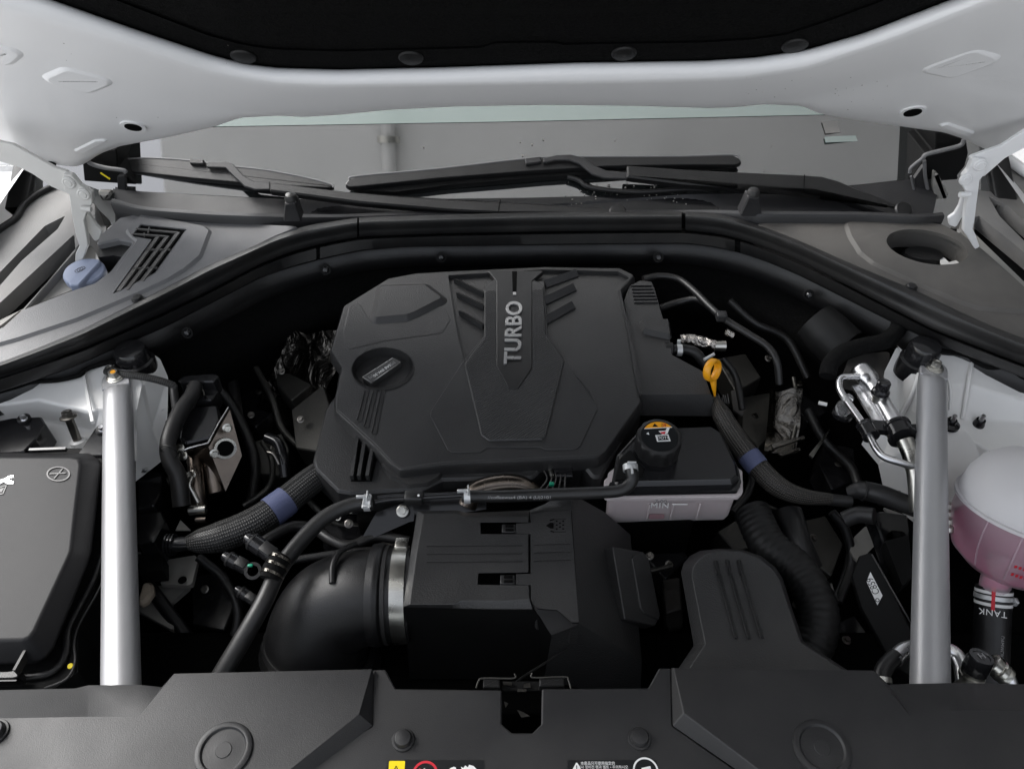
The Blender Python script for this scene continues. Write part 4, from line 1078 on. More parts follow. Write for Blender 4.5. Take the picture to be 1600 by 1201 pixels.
connector('black snap connector just left of the taped hose joint, upper of two', 412, 858, -.05, 32, .05, .0120, 1)
cn = connector('black snap connector with a green insert, lower of two left of the taped hose', 372, 880, -.06, 25, .035, .010, 1)
ringband('eye', Z(396, 892, -.055), (.1, -.4, .9), .0072, .0115, .008, M['gloss'], cn, seg=24)
box('green_insert', Z(391, 883, -.048), (.007, .004, .003), M['green'], cn)
connector('small ribbed sensor plug low beside the taped hose', 388, 932, -.09, 30, .03, .008, 0)

# ================================================================== BRAKE FLUID RESERVOIR
br = thing('brake_fluid_reservoir', 'milky reservoir with a black lid and MIN mark beside the engine cover', 'brake fluid reservoir', Z(1050, 780, -.05))
zt_ = -.030
tk = [(949, 776), (1010, 774), (1152, 771), (1152, 735), (1100, 700), (1000, 700), (952, 740)]
tb = [(953, 800), (962, 803), (1126, 800), (1134, 793), (1136, 752), (1100, 722), (1010, 722), (960, 760)]
top3 = [Z(a, b, zt_) for a, b in tk]
def down(pts, dz, sh=0.0):
    c = sum(pts, Vector()) / len(pts)
    return [Vector((c.x + (p.x - c.x) * (1 - sh), c.y + (p.y - c.y) * (1 - sh), p.z - dz)) for p in pts]
BPl = ZP(zt_)
prof('tank', tk, BPl, [(.014, -.072), (.005, -.068), (.0015, -.056), (0, -.003), (-.002, 0)], M['tank2'], br, fil=.010, fseg=5)
prof('fluid', tk, BPl, [(.016, -.060), (.007, -.056), (.0035, -.044), (.003, -.004)], M['fluid2'], br, fil=.010, fseg=5)
prof('tank_rim', [(944, 778), (1154, 776), (1161, 768), (1160, 735), (1100, 700), (1000, 700), (944, 750)], BPl, [(0, -.006), (0, -.0005), (.001, .0005)], M['tank2'], br, fil=.006)
LPl = ZP(-.012)
prof('lid', [(955, 770), (1143, 766), (1156, 756), (1152, 735), (1128, 684), (1110, 672), (1000, 676), (965, 715)], ZP(-.026), [(-.002, -.003), (-.002, .002), (.002, .003), (.0025, .010), (.007, .014), (.008, .016)], M['gloss'], br, fil=.010, fseg=5)
prof('lid_recess', [(958, 752), (1004, 748), (1008, 735), (985, 700), (968, 715)], ZP(-.009), [(0, -.002), (.002, .0005)], M['black'], br, fil=.004)
prof('lid_flange', [(948, 772), (1152, 768), (1158, 757), (1153, 748), (952, 752)], ZP(-.023), [(0, -.004), (.001, 0)], M['gloss'], br, fil=.004)
text('mark', 'MIN', Z(1033, 791, zt_) * 0 + Z(1033, 776, zt_) + Vector((0, -.0026, -.017)), uE, (0, .12, 1), .0135, M['wprint'], br, ext=.0006, spacing=1.15)
text('mark', '7·00', Z(1033, 776, zt_) + Vector((0, -.0022, -.008)), uE, (0, .12, 1), .0095, M['gprint'], br, ext=.0003, sx=1.1)
box('level_line', Z(1064, 776, zt_) + Vector((0, -.0024, -.014)), (.022, .0015, .0014), M['wprint'], br, bev=.0003)
for x in (1018, 1056, 1098):
    box('tank_rib', Z(x, 776, zt_) + Vector((0, .0015, -.036)), (.0025, .003, .036), M['tank2'], br, bev=.001)
prof('level_hint', [(1014, 803), (1038, 803), (1038, 810), (1014, 810)], Pl(Z(1026, 776, zt_) + Vector((0, .0018, -.03)), (0, -1, 0)), [(0, 0), (0, .0006)], M['fluid2'], br, fil=.003)
# rib behind, filler neck
lathe('neck', Z(1031, 700, .0), (0, -.12, 1), [(.028, -.02), (.028, .004), (.025, .006)], M['cover2'], br)
bc = thing('screw_lid', 'ribbed black cap with orange warning segment on the brake fluid reservoir', 'cap', Z(1031, 690, .004))
kax = Vector((0, -.14, 1)).normalized(); kc = Z(1031, 681, .030)
lathe('cap_body', kc - kax * .030, kax, [(.0325, 0), (.0325, .022), (.0318, .026), (.0300, .0285), (.0262, .030), (.0255, .0295)], M['cover2'], bc, seg=96, knurl=(.0316, 24, .0011))
KP = Pl(kc, kax)
u2, v2 = Vector((1, 0, 0)), kax.cross(Vector((1, 0, 0))); 
def kpt(a, b, h=0.0): return kc + u2 * a + v2 * b + kax * h
def kpoly(name, pts, mat, h=.0002):
    return prof(name, None, Pl(kc + kax * .0001, kax), [(0, 0), (0, h)], mat, bc, world_pts=[kpt(a, b) for a, b in pts])
kpoly('label', [(.0248 * math.cos(t), .0248 * math.sin(t)) for t in [2 * math.pi * k / 40 for k in range(40)]], M['blabel'])
KH = .0003
arc = [(.0240 * math.cos(t), .0240 * math.sin(t)) for t in [R(38 + (150 - 38) * k / 16) for k in range(17)]]
prof('orange_segment', None, Pl(kc + kax * KH, kax), [(0, 0), (0, .0002)], M['orange'], bc, world_pts=[kpt(a, b) for a, b in arc])
def kp2(name, pts, mat, h0=.0006):
    return prof(name, None, Pl(kc + kax * h0, kax), [(0, 0), (0, .0002)], mat, bc, world_pts=[kpt(a, b) for a, b in pts])
kp2('triangle', [(-.009, .0155), (-.0005, .0155), (-.005, .021)], M['blabel'])
text('book_symbol', '▯i', kpt(.006, .0185, .0008), u2, v2, .007, M['blabel'], bc, ext=.0001)
text('book_symbol', '(i)', kpt(.0085, .0185, .0009), u2, v2, .0065, M['red'], bc, ext=.0001)
kp2('white_line', [(-.0205, .0125), (.0190, .0150), (.0190, .0140), (-.0205, .0115)], M['wprint'])
kp2('arrow', [(-.019, .0035), (-.0145, .0015), (-.0155, .0060)], M['wprint'])
kp2('jug', [(-.001, .0080), (.009, .0090), (.0115, .0135), (.0155, .0135), (.0110, .0035), (.004, .0020)], M['wprint'])
kp2('drop', [(.001, .0060), (.009, .0070), (.007, .0025), (.003, .0030)], M['red'], .0010)
kp2('box_mark', [(-.0065, .0010), (.0120, .0025), (.0140, -.0090), (-.0050, -.0100)], M['wprint'])
kp2('box_core', [(-.0045, -.0008), (.0102, .0004), (.0120, -.0072), (-.0034, -.0080)], M['blabel'], .0010)
text('fluid_type', 'DOT4', kpt(.0038, -.0040, .0014), u2, v2, .0062, M['wprint'], bc, ext=.0001)

# ================================================================== LAMP / DUCT COVER (front right)
dc = thing('duct_cover', 'black tongue-shaped cover with three long ribs behind the shroud', 'duct cover', Z(1170, 960, -.03))
DP = ZP(-.030, 0, -.10, 0, .62)
dt = [(1081, 899), (1083, 886), (1090, 875), (1102, 865), (1124, 860), (1157, 861), (1186, 871), (1208, 889), (1219, 906), (1235, 955), (1251, 1003), (1320, 1048), (1400, 1100), (1060, 1100), (1078, 1042), (1102, 1005)]
do = [(1064, 894), (1068, 880), (1078, 868), (1094, 860), (1122, 857), (1159, 858), (1189, 868), (1212, 886), (1223, 903), (1239, 954), (1255, 1001), (1325, 1047), (1405, 1100), (1030, 1100), (1060, 1044), (1084, 1008)]
rings('cover_shell', [[DP.p(a, b, -.09) for a, b in do], [DP.p(a, b, -.022) for a, b in do], [DP.p(a, b, 0) for a, b in dt]], M['cover'], dc, bev=.0016)
for (xa, ya), (xb, yb) in (((1118, 877), (1151, 998)), ((1136, 876), (1171, 998)), ((1154, 876), (1191, 997))):
    bar_on('rib', DP, (xa, ya), (xb, yb), .0045, .0022, M['cover'], dc, tilt=-.8)
    for k in range(4):
        bar_on('fine_rib', DP, (xa - 3 + k * 2, ya), (xa + 1.5 + k * 2, ya + 22), .0008, .0026, M['panel'], dc)
ch = thing('corrugated_hose', 'thick ribbed black hose curving behind the duct cover', 'hose', Z(1270, 940, -.1))
tube('tube', [Z(1175, 800, -.10), Z(1200, 850, -.10), Z(1245, 890, -.10), Z(1275, 940, -.10), Z(1278, 985, -.11), Z(1258, 1030, -.13), Z(1230, 1060, -.16)], .027, M['black2'], ch, seg=28, ribs=(.009, .0014))
tube('tube', [Z(1230, 800, -.12), Z(1245, 850, -.13), Z(1262, 890, -.15)], .022, M['cover2'], ch, seg=24)

# ================================================================== FUSE BOX
fb = thing('fuse_box', 'large grey-black fuse box lid with moulded plus sign and spanner, front left', 'fuse box', Z(30, 880, -.05))
zf, zf2 = .030, .002
ft = [(-260, 714), (110, 714), (123, 716), (126, 726), (119, 786), (111, 860), (106, 872), (54, 984), (46, 994), (36, 999), (-260, 1004)]
fo = [(-260, 706), (140, 708), (154, 716), (158, 726), (152, 786), (143, 862), (138, 880), (84, 1012), (72, 1028), (56, 1036), (-260, 1046)]
rings('lid', [[Z(a, b, zf2 - .10) for a, b in fo], [Z(a, b, zf2) for a, b in fo], [Z(a, b, zf) for a, b in ft]], M['fusel'], fb, bev=.0045, seg=4)
FPl = ZP(zf)
q = FPl.p(91, 740)
V = []; F = []; n = 40
for r_, h in ((1, 0), (1, .0012), (.87, .0012), (.87, 0)):
    V += [FPl.p(91 + 18.5 * r_ * math.cos(2 * math.pi * k / n), 740 + 11.5 * r_ * math.sin(2 * math.pi * k / n), h) for k in range(n)]
F = [(i * n + k, i * n + (k + 1) % n, (i + 1) * n + (k + 1) % n, (i + 1) * n + k) for i in range(3) for k in range(n)]
M['emb'] = P('moulded_mark_edge', (.020, .019, .020), .35)
mesh('plus_ring', V, F, M['emb'], fb)
bar_on('plus_bar', FPl, (78, 740.5), (103, 739.5), .0018, .0012, M['emb'], fb)
bar_on('plus_bar', FPl, (98, 733), (85, 748), .0018, .0012, M['emb'], fb)
prof('spanner_mark', [(-6, 757), (-2, 751), (8, 748), (14, 744), (21, 743), (22, 746), (16, 747), (15, 750), (22, 753), (21, 756), (12, 756), (6, 753), (0, 756)], FPl, [(0, 0), (0, .0010)], M['alu'], fb)
for px in ([(-4, 762), (12, 757), (10, 759), (-4, 764)], [(10, 757), (12, 757), (5, 773), (3, 773)], [(-4, 771), (5, 771), (4, 773), (-4, 773)], [(-2, 764), (7, 762), (3, 769), (-3, 769)]):
    prof('book_mark', px, FPl, [(0, 0), (0, .0008)], M['emb'], fb)
gz = -.02
for a, w in (([(160, 868), (147, 905), (120, 955), (106, 985), (103, 1018), (92, 1040), (66, 1054), (0, 1058)], .0045), ([(162, 905), (150, 930), (124, 975), (116, 1003), (117, 1035), (104, 1060), (70, 1075)], .0018)):
    tube('gasket_rail', [Z(x, y, gz) for x, y in a], w, M['cover2'], fb, seg=10)
prof('base_tray', [(-260, 700), (150, 700), (166, 730), (164, 880), (122, 985), (122, 1050), (80, 1078), (-260, 1082)], ZP(gz - .004), [(0, -.1), (0, 0)], M['black'], fb, fil=.004)
lathe('yellow_mark', Z(110, 1040, gz + .001), (0, -.3, 1), [(.0034, 0), (.0030, .001)], M['ylabel'], fb, seg=16)
prof('latch', [(-40, 1049), (12, 1048), (20, 1047), (24, 1041), (28, 1043), (28, 1057), (18, 1059), (-40, 1060)], ZP(.004), [(0, -.02), (0, -.001), (.001, 0)], M['cover2'], fb, fil=.002)
bar_on('latch_edge', ZP(.006), (29, 1054), (48, 1019), .003, .012, M['panel'], fb)
bar_on('latch_edge', ZP(.004), (-40, 1064), (26, 1063), .0016, .001, M['panel'], fb)
bar_on('rear_rail', ZP(.008), (48, 706), (105, 704), .004, .006, M['gloss'], fb)

# ================================================================== SHOCK TOWERS (white bay metal)
lt = thing('shock_tower', 'cream white pressed-metal shock tower behind the left brace bar, above the fuse box', 'shock tower', Z(120, 640, -.03))
free('ledge', [(-120, 625, .0), (15, 609, .0), (45, 600, .002), (62, 598, .004), (125, 588, .004), (131, 581, .004), (172, 569, .004), (210, 577, .002), (222, 600, -.004), (214, 640, -.01), (150, 640, -.006), (140, 645, -.01), (60, 625, -.004), (12, 632, -.006), (-120, 640, -.006),
     (150, 665, -.045), (140, 668, -.05), (60, 655, -.05), (8, 660, -.05), (-120, 665, -.05), (152, 720, -.058), (60, 724, -.058), (-120, 730, -.058), (214, 720, -.07)],
     [(0, 1, 13, 14), (1, 2, 12, 13), (2, 3, 12), (3, 4, 11, 12), (4, 5, 11), (5, 6, 10, 11), (6, 7, 8, 9, 10), (14, 13, 18, 19), (13, 12, 17, 18), (12, 11, 16, 17), (11, 10, 15, 16), (19, 18, 17, 21, 22), (17, 16, 15, 20, 21), (10, 9, 23, 20, 15)], M['primer'], lt, bev=.005, seg=3)
free('inner_slope', [(205, 585, .002), (240, 554, -.004), (250, 560, -.01), (263, 590, -.03), (262, 640, -.06), (258, 716, -.10), (212, 752, -.12), (212, 640, -.03), (222, 610, -.01), (238, 670, -.075), (225, 600, -.01)],
     [(0, 1, 2, 10), (10, 2, 3, 9), (3, 4, 9), (4, 5, 9), (5, 6, 7, 9), (8, 10, 9), (7, 8, 9), (0, 10, 8)], M['primer'], lt, bev=.003, seg=3)
bar_on('ridge', ZP(.002), (131, 583), (146, 662), .004, .006, M['primer'], lt)
lathe('rubber_cap', Z(210, 562, .005), (0, 0, 1), [(.031, -.03), (.030, .0), (.026, .002), (.0255, .018), (.022, .024), (.008, .026)], M['gloss'], lt)
tube('weatherstrip', [Z(a, b, .010) for a, b in ((-60, 628), (20, 606), (50, 597), (90, 594), (125, 586), (135, 577), (172, 565), (205, 572))], .0035, M['foam'], lt, seg=8)
bolt('bolt', Z(173, 579, .006), (0, 0, 1), .0075, M['steel'], lt)
lb = thing('long_bolt', 'tall flanged bolt standing alone on the white metal above the fuse box', 'bolt', Z(122, 690, -.05))
ba, bb = Z(123, 692, -.056), Z(107, 652, -.012)
bx = (bb - ba).normalized()
lathe('collar', ba, bx, [(.012, -.004), (.012, .004), (.009, .006)], M['primer'], lb, seg=24)
lathe('shank', ba, bx, [(.0062, 0), (.0062, (bb - ba).length)], M['dsteel'], lb, seg=20)
bolt('head', bb, bx, .0085, M['dsteel'], lb, h=.010)
for nm, px, zz, st_, lab in (('bracket', [(-60, 668), (20, 652), (64, 650), (71, 662), (56, 686), (36, 706), (-60, 712)], -.012, (38, 655), 'flat black bracket at the left picture edge above the fuse box'),
                             ('bracket', [(158, 660), (175, 665), (175, 712), (118, 712), (124, 704), (148, 668)], -.020, (160, 672), 'black bracket half hidden behind the left brace bar')):
    t = thing('mounting_bracket', lab, 'bracket', Z(*px[0], zz), 'black mounting brackets over the fuse box')
    prof('bracket_plate', px, ZP(zz), [(-.001, -.04), (0, -.002), (.002, 0)], M['gloss'], t, fil=.006)
    lathe('rubber_grommet', Z(*st_, zz), (0, 0, 1), [(.0095, -.001), (.0095, .003), (.0075, .005), (.004, .005)], M['rubber'], t, seg=20)
    bolt('stud', Z(*st_, zz + .005), (0, 0, 1), .0042, M['alu'], t, h=.008, flange=1.2)

rt = thing('shock_tower', 'white pressed-metal shock tower around and behind the right brace bar', 'shock tower', Z(1500, 640, -.03))
free('ledge', [(1402, 540, -.002), (1420, 556, .0), (1448, 566, .002), (1465, 554, .004), (1490, 556, .004), (1517, 565, .004), (1522, 572, .0), (1575, 578, .0), (1592, 586, .0), (1600, 598, -.002), (1700, 640, -.002),
      (1432, 600, -.010), (1505, 655, -.045), (1512, 600, -.010), (1440, 650, -.040), (1600, 625, -.015), (1598, 660, -.050), (1700, 680, -.055), (1508, 668, -.05), (1440, 690, -.055), (1700, 790, -.065), (1560, 780, -.14), (1440, 800, -.14), (1520, 690, -.06)],
     [(0, 1, 11), (1, 2, 11), (2, 3, 4, 13, 11), (4, 5, 13), (5, 6, 13), (11, 13, 12, 14), (6, 7, 15, 13), (7, 8, 9, 15), (9, 10, 17, 16, 15), (13, 15, 16, 12), (14, 12, 18, 19), (12, 16, 17, 20, 23, 18), (19, 18, 23, 21, 22), (23, 20, 21)], M['primer'], rt, bev=.005, seg=3)
free('inner_slope', [(1402, 540, -.002), (1382, 580, -.035), (1372, 640, -.07), (1346, 694, -.12), (1375, 722, -.14), (1384, 780, -.19), (1445, 830, -.2), (1440, 690, -.055), (1440, 650, -.040), (1432, 600, -.010), (1405, 650, -.07), (1425, 640, -.04)],
     [(0, 1, 2, 10), (0, 10, 11, 9), (9, 11, 8), (2, 3, 4, 10), (10, 4, 7, 8, 11), (4, 5, 6, 7)], M['primer'], rt, bev=.003, seg=3)
tube('ridge', [Z(1452, 560, .003), Z(1440, 575, .0), Z(1428, 610, -.02), (Z(1405, 655, -.062))], .0045, M['primer'], rt, seg=12)
tube('ridge', [Z(1518, 568, .002), Z(1513, 600, -.008), Z(1504, 655, -.043)], .0035, M['primer'], rt, seg=12)
tube('ridge', [Z(1480, 588, .0), Z(1485, 610, -.008), Z(1484, 640, -.03)], .0025, M['primer'], rt, seg=12)
lathe('rubber_cap', Z(1437, 561, .002), (0, 0, 1), [(.031, -.03), (.030, .0), (.0255, .002), (.025, .024), (.0215, .031), (.008, .033)], M['gloss'], rt)
tube('weatherstrip', [Z(a, b, .010) for a, b in ((1462, 545), (1480, 549), (1512, 556), (1524, 565), (1545, 574), (1575, 575), (1600, 590), (1680, 620))], .0035, M['foam'], rt, seg=8)
for cx, cy, zz in ((1484, 664, -.045), (1528, 664, -.050)):
    t = thing('stud_clip', 'black plastic clip on a threaded stud right beside the right brace bar' if cx < 1500 else 'small black nut on a threaded stud, standing apart on the white metal', 'stud', Z(cx, cy, zz))
    lathe('clip_body', Z(cx, cy, zz), (0, 0, 1), [(.014 if cx < 1500 else .009, -.002), (.014 if cx < 1500 else .009, .003), (.008, .006), (.007, .012)], M['gloss'], t, seg=20)
    lathe('stud', Z(cx, cy, zz), (0, 0, 1), [(.0038, .006), (.0038, .020), (.003, .022)], M['alu'], t, seg=16)

# ================================================================== HINGES
YH = YP(1.12)
def hinge(label, arm, low, link, pin, rivets, mat):
    t = bpy.data.objects.new('hinge', None); t.empty_display_size = .02
    attach(t, YH.p(*rivets[0]), bon); t['label'] = label
    prof('upper_arm', arm, Pl(YH.o + Vector((0, .006, 0)), YH.n), [(0, -.006), (0, -.001), (.001, 0)], mat, t, fil=.004)
    prof('lower_arm', low, YH, [(0, -.010), (0, -.001), (.001, 0)], mat, t, fil=.004)
    prof('link', link, Pl(YH.o + Vector((0, .018, 0)), YH.n), [(0, -.006), (0, -.001), (.001, 0)], mat, t, fil=.004)
    a, b_ = YH.p(*pin[0]), YH.p(*pin[1])
    tube('pin', [a + Vector((0, -.006, 0)), b_ + Vector((0, -.006, 0))], .0045, mat, t, seg=14, sub=2)
    for r_ in rivets:
        lathe('rivet', YH.p(*r_), (0, -1, 0), [(.0105, -.001), (.0105, .002), (.0085, .0035), (.0065, .003), (.005, .0045)], mat, t, seg=24)
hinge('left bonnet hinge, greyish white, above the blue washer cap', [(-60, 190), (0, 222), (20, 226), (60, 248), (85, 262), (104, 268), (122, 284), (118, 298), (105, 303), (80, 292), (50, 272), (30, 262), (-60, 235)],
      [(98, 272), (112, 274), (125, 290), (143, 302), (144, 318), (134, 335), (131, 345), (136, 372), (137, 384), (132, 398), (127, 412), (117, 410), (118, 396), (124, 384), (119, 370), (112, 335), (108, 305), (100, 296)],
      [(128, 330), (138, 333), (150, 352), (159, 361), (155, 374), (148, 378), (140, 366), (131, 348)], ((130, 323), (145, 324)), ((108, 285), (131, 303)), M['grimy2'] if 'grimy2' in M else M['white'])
hinge('right bonnet hinge, bright white, beside the oval opening', [(1515, 246), (1536, 238), (1565, 228), (1600, 205), (1660, 170), (1660, 190), (1600, 232), (1570, 248), (1537, 277), (1520, 268)],
      [(1521, 246), (1533, 248), (1541, 258), (1540, 270), (1531, 282), (1527, 312), (1523, 345), (1520, 358), (1525, 368), (1531, 386), (1524, 390), (1513, 372), (1506, 362), (1508, 335), (1512, 305), (1504, 290), (1505, 276), (1513, 266)],
      [(1503, 308), (1512, 306), (1510, 330), (1502, 342), (1494, 356), (1484, 352), (1482, 341), (1492, 334), (1499, 322)], ((1497, 301), (1513, 301)), ((1531, 257), (1509, 280)), M['white'])

# ================================================================== FENDER LINERS
LQ = ZP(.052, 0, .05, 0, 1.1)
ll = thing('fender_liner', 'grey plastic wing-edge trim with a long slanting channel, beyond the left hinge', 'wing trim', LQ.p(60, 380))
prof('trim_panel', [(-160, 470), (0, 352), (26, 334), (40, 312), (80, 290), (100, 296), (128, 300), (150, 320), (150, 350), (120, 388), (38, 486), (0, 522), (-160, 640)], LQ, [(0, -.05), (0, -.002), (.002, 0)], M['liner'], ll, fil=.004,
     holes=[([(-120, 530), (0, 425), (70, 353), (102, 337), (90, 358), (34, 407), (0, 446), (-120, 560)], .035, .002), ([(116, 366), (0, 473), (-120, 590), (-120, 615), (0, 516), (35, 484), (118, 392)], .05, .002)])
for hp_ in ([(-115, 532), (1, 427), (71, 355), (99, 340), (88, 359), (33, 407), (0, 444), (-115, 556)], [(115, 370), (1, 475), (-115, 590), (-115, 610), (0, 514), (34, 483), (117, 391)]):
    prof('channel_shade', hp_, Pl(LQ.o - LQ.n * .030, LQ.n), [(-.004, 0), (-.004, .001)], M['vent'], ll)  # near-black sheet stands in for the shade inside each channel
tube('edge_bead', [LQ.p(a, b, .004) for a, b in ((-100, 430), (0, 358), (24, 341), (38, 320), (60, 303), (88, 289))], .006, M['cover2'], ll, seg=12)
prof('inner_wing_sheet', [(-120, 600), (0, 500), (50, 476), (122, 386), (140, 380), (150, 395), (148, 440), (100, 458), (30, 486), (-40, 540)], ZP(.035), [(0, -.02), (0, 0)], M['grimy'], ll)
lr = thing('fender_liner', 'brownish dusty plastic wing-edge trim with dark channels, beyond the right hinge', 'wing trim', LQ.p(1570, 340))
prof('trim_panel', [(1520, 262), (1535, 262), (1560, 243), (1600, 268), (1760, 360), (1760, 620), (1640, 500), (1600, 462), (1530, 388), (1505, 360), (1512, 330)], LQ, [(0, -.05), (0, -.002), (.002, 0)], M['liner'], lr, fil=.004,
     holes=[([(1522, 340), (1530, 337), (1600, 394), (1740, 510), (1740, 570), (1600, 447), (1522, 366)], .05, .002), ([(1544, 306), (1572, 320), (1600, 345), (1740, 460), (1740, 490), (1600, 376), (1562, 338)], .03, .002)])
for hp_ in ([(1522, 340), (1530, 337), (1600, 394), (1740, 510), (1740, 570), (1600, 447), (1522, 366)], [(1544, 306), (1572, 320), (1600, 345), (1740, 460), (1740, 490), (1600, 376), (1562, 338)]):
    prof('channel_shade', hp_, Pl(LQ.o - LQ.n * .027, LQ.n), [(-.003, 0), (-.003, .001)], M['vent'], lr)  # dark sheets paint the channel shade here too
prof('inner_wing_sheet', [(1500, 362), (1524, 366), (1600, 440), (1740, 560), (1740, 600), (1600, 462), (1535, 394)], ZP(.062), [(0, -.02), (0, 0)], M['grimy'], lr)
tube('white_wing_edge', [LQ.p(a, b, .01) for a, b in ((1560, 240), (1580, 252), (1605, 270), (1680, 315), (1760, 360))], .010, M['white'], lr, seg=12)
# door mirror seen at the left edge
mi = thing('door_mirror', 'white door mirror housing at the left picture edge, under the bonnet corner', 'door mirror', (-1.16, 1.95, .2))
mc = YP(1.95).p(2, 255)
V = []; F = []; n = 28; m_ = 14
for j in range(m_ + 1):
    ph = math.pi * j / m_
    for k in range(n):
        t = 2 * math.pi * k / n
        s_ = lambda v, e: math.copysign(abs(v) ** e, v)
        V.append(mc + Vector((.115 * s_(math.sin(ph), .8) * s_(math.cos(t), .8), .05 * s_(math.sin(ph), .8) * s_(math.sin(t), .8), .058 * s_(math.cos(ph), .7))))
F = [(j * n + k, j * n + (k + 1) % n, (j + 1) * n + (k + 1) % n, (j + 1) * n + k) for j in range(m_) for k in range(n)]
mesh('housing', V, F, M['white'], mi, sharp=80)
box('signal_lamp', mc + Vector((.05, -.05, .012)), (.09, .012, .018), M['clear'], mi, bev=.004)
box('arm', mc + Vector((.10, .02, -.05)), (.12, .05, .03), M['white'], mi, bev=.008)

# ================================================================== CORNER CAPS of the cowl
YC = YP(1.33)
def corner(label, mass, strips, grey, sheet):
    t = thing('cowl_corner_cap', label, 'corner trim', YC.p(*mass[0]), 'black corner trims at the ends of the cowl')
    prof('cap_body', mass, Pl(YC.o + Vector((0, .03, 0)), YC.n), [(0, -.12), (0, -.002), (.002, 0)], M['black'], t, fil=.004)
    for s_, w in strips:
        tube('trim_lip', [YC.p(a, b) + Vector((0, .012 - .0 * i, 0)) for i, (a, b) in enumerate(s_)], w, M['cowl_lit'], t, seg=10, sub=6)
    for g in grey:
        prof('cap_face', g, Pl(YC.o + Vector((0, .015, 0)), YC.n), [(0, -.01), (0, -.001), (.002, 0)], M['cowl2'], t, fil=.004)
    for g in sheet:
        prof('metal_sheet', g, Pl(YC.o + Vector((0, .0, 0)), YC.n), [(0, -.01), (0, -.001), (.006, .004)], M['grimy'], t, fil=.01)
corner('black corner trim between left hinge and windscreen, with a yellow wire', [(128, 246), (160, 236), (182, 232), (184, 262), (200, 275), (216, 290), (222, 325), (188, 322), (186, 338), (150, 372), (140, 330), (132, 290)],
       [([(133, 250), (137, 260), (160, 267), (188, 271), (194, 275)], .0042)], [[(183, 276), (193, 274), (196, 280), (197, 318), (188, 322), (184, 312)]],
       [[(160, 330), (172, 318), (184, 312), (188, 340), (158, 366), (150, 350)], [(152, 300), (172, 300), (174, 305), (165, 320), (155, 306)]])
tube('yellow_wire', [YC.p(160, 266) + Vector((0, -.01, 0)), YC.p(175, 276) + Vector((0, -.01, 0))], .0015, M['ylabel'], bpy.data.objects['cowl_corner_cap'], seg=8, sub=3)
corner('black corner trim between right hinge and windscreen', [(1426, 276), (1448, 243), (1462, 240), (1462, 205), (1510, 220), (1513, 240), (1508, 260), (1496, 275), (1505, 310), (1492, 335), (1430, 338)],
       [([(1446, 252), (1452, 246), (1480, 239), (1505, 232), (1511, 222)], .0042), ([(1425, 275), (1428, 266), (1448, 250)], .0032), ([(1427, 280), (1433, 310), (1438, 336)], .002), ([(1448, 256), (1450, 285), (1458, 318), (1468, 336)], .0035)],
       [[(1429, 280), (1446, 256), (1450, 290), (1462, 334), (1438, 338)]], [[(1460, 268), (1466, 272), (1478, 296), (1490, 326), (1488, 340), (1474, 334), (1462, 318), (1458, 290)]])

# ================================================================== WIPERS
def WPl(off): return Pl(Vector((0, 1.42, .07)) + GP.n * off, GP.n)
def wiper(label, edge, blade, rubber, joint, arm1, arm2, pivot, seams):
    t = thing('wiper', label, 'wiper', WPl(.03).p(*arm2[0]), 'windscreen wipers')
    prof('blade', blade, WPl(.030), [(-.001, -.010), (0, -.003), (.002, -.0005), (.0035, 0)], M['cover2'], t, fil=.006)
    nb_ = len(blade) // 2
    tube('blade_highlight', [WPl(.0295).p(a, b + 1.2) for a, b in blade[1:edge]], .0018, M['cowl_lit'], t, seg=8, sub=4)  # pale tube painted as the highlight along the blade's upper edge
    prof('blade_rubber', rubber, WPl(.018), [(0, -.016), (0, 0)], M['black'], t)
    prof('joint_cover', joint, WPl(.038), [(0, -.010), (0, -.002), (.0015, 0)], M['cowl2'], t, fil=.002)
    prof('arm_tip', arm1, WPl(.040), [(0, -.006), (0, -.0015), (.0015, 0)], M['cowl2'], t, fil=.003)
    prof('arm', arm2, WPl(.046), [(-.001, -.016), (0, -.003), (.003, 0)], M['cover2'], t, fil=.003)
    for a, b_ in seams: bar_on('arm_seam', WPl(.0465), a, b_, .0015, .0004, M['vent'], t)
    if pivot: lathe('pivot_cap', WPl(.044).p(*pivot), GP.n, [(.0165, -.01), (.0165, .002), (.014, .005), (.004, .006)], M['cover2'], t, seg=28)
wiper('left wiper, its arm running along the cowl to the centre', 9, [(162, 254), (175, 249), (233, 246), (297, 250), (353, 258), (417, 265), (480, 277), (517, 287), (521, 292), (512, 294), (400, 288), (300, 279), (200, 268), (163, 262)],
      [(196, 268), (300, 279), (400, 288), (505, 294), (500, 299), (380, 293), (220, 277)], [(296, 247), (318, 249), (318, 256), (296, 255)],
      [(322, 253), (352, 252), (364, 256), (380, 274), (396, 283), (424, 285), (424, 296), (398, 296), (382, 291), (366, 276), (352, 262), (322, 261)],
      [(421, 284), (540, 299), (640, 307), (777, 313), (850, 318), (960, 325), (968, 329), (950, 334), (778, 332), (700, 328), (560, 316), (480, 305), (421, 298)], (965, 332), (((782, 312), (778, 333)), ((421, 284), (421, 298))))
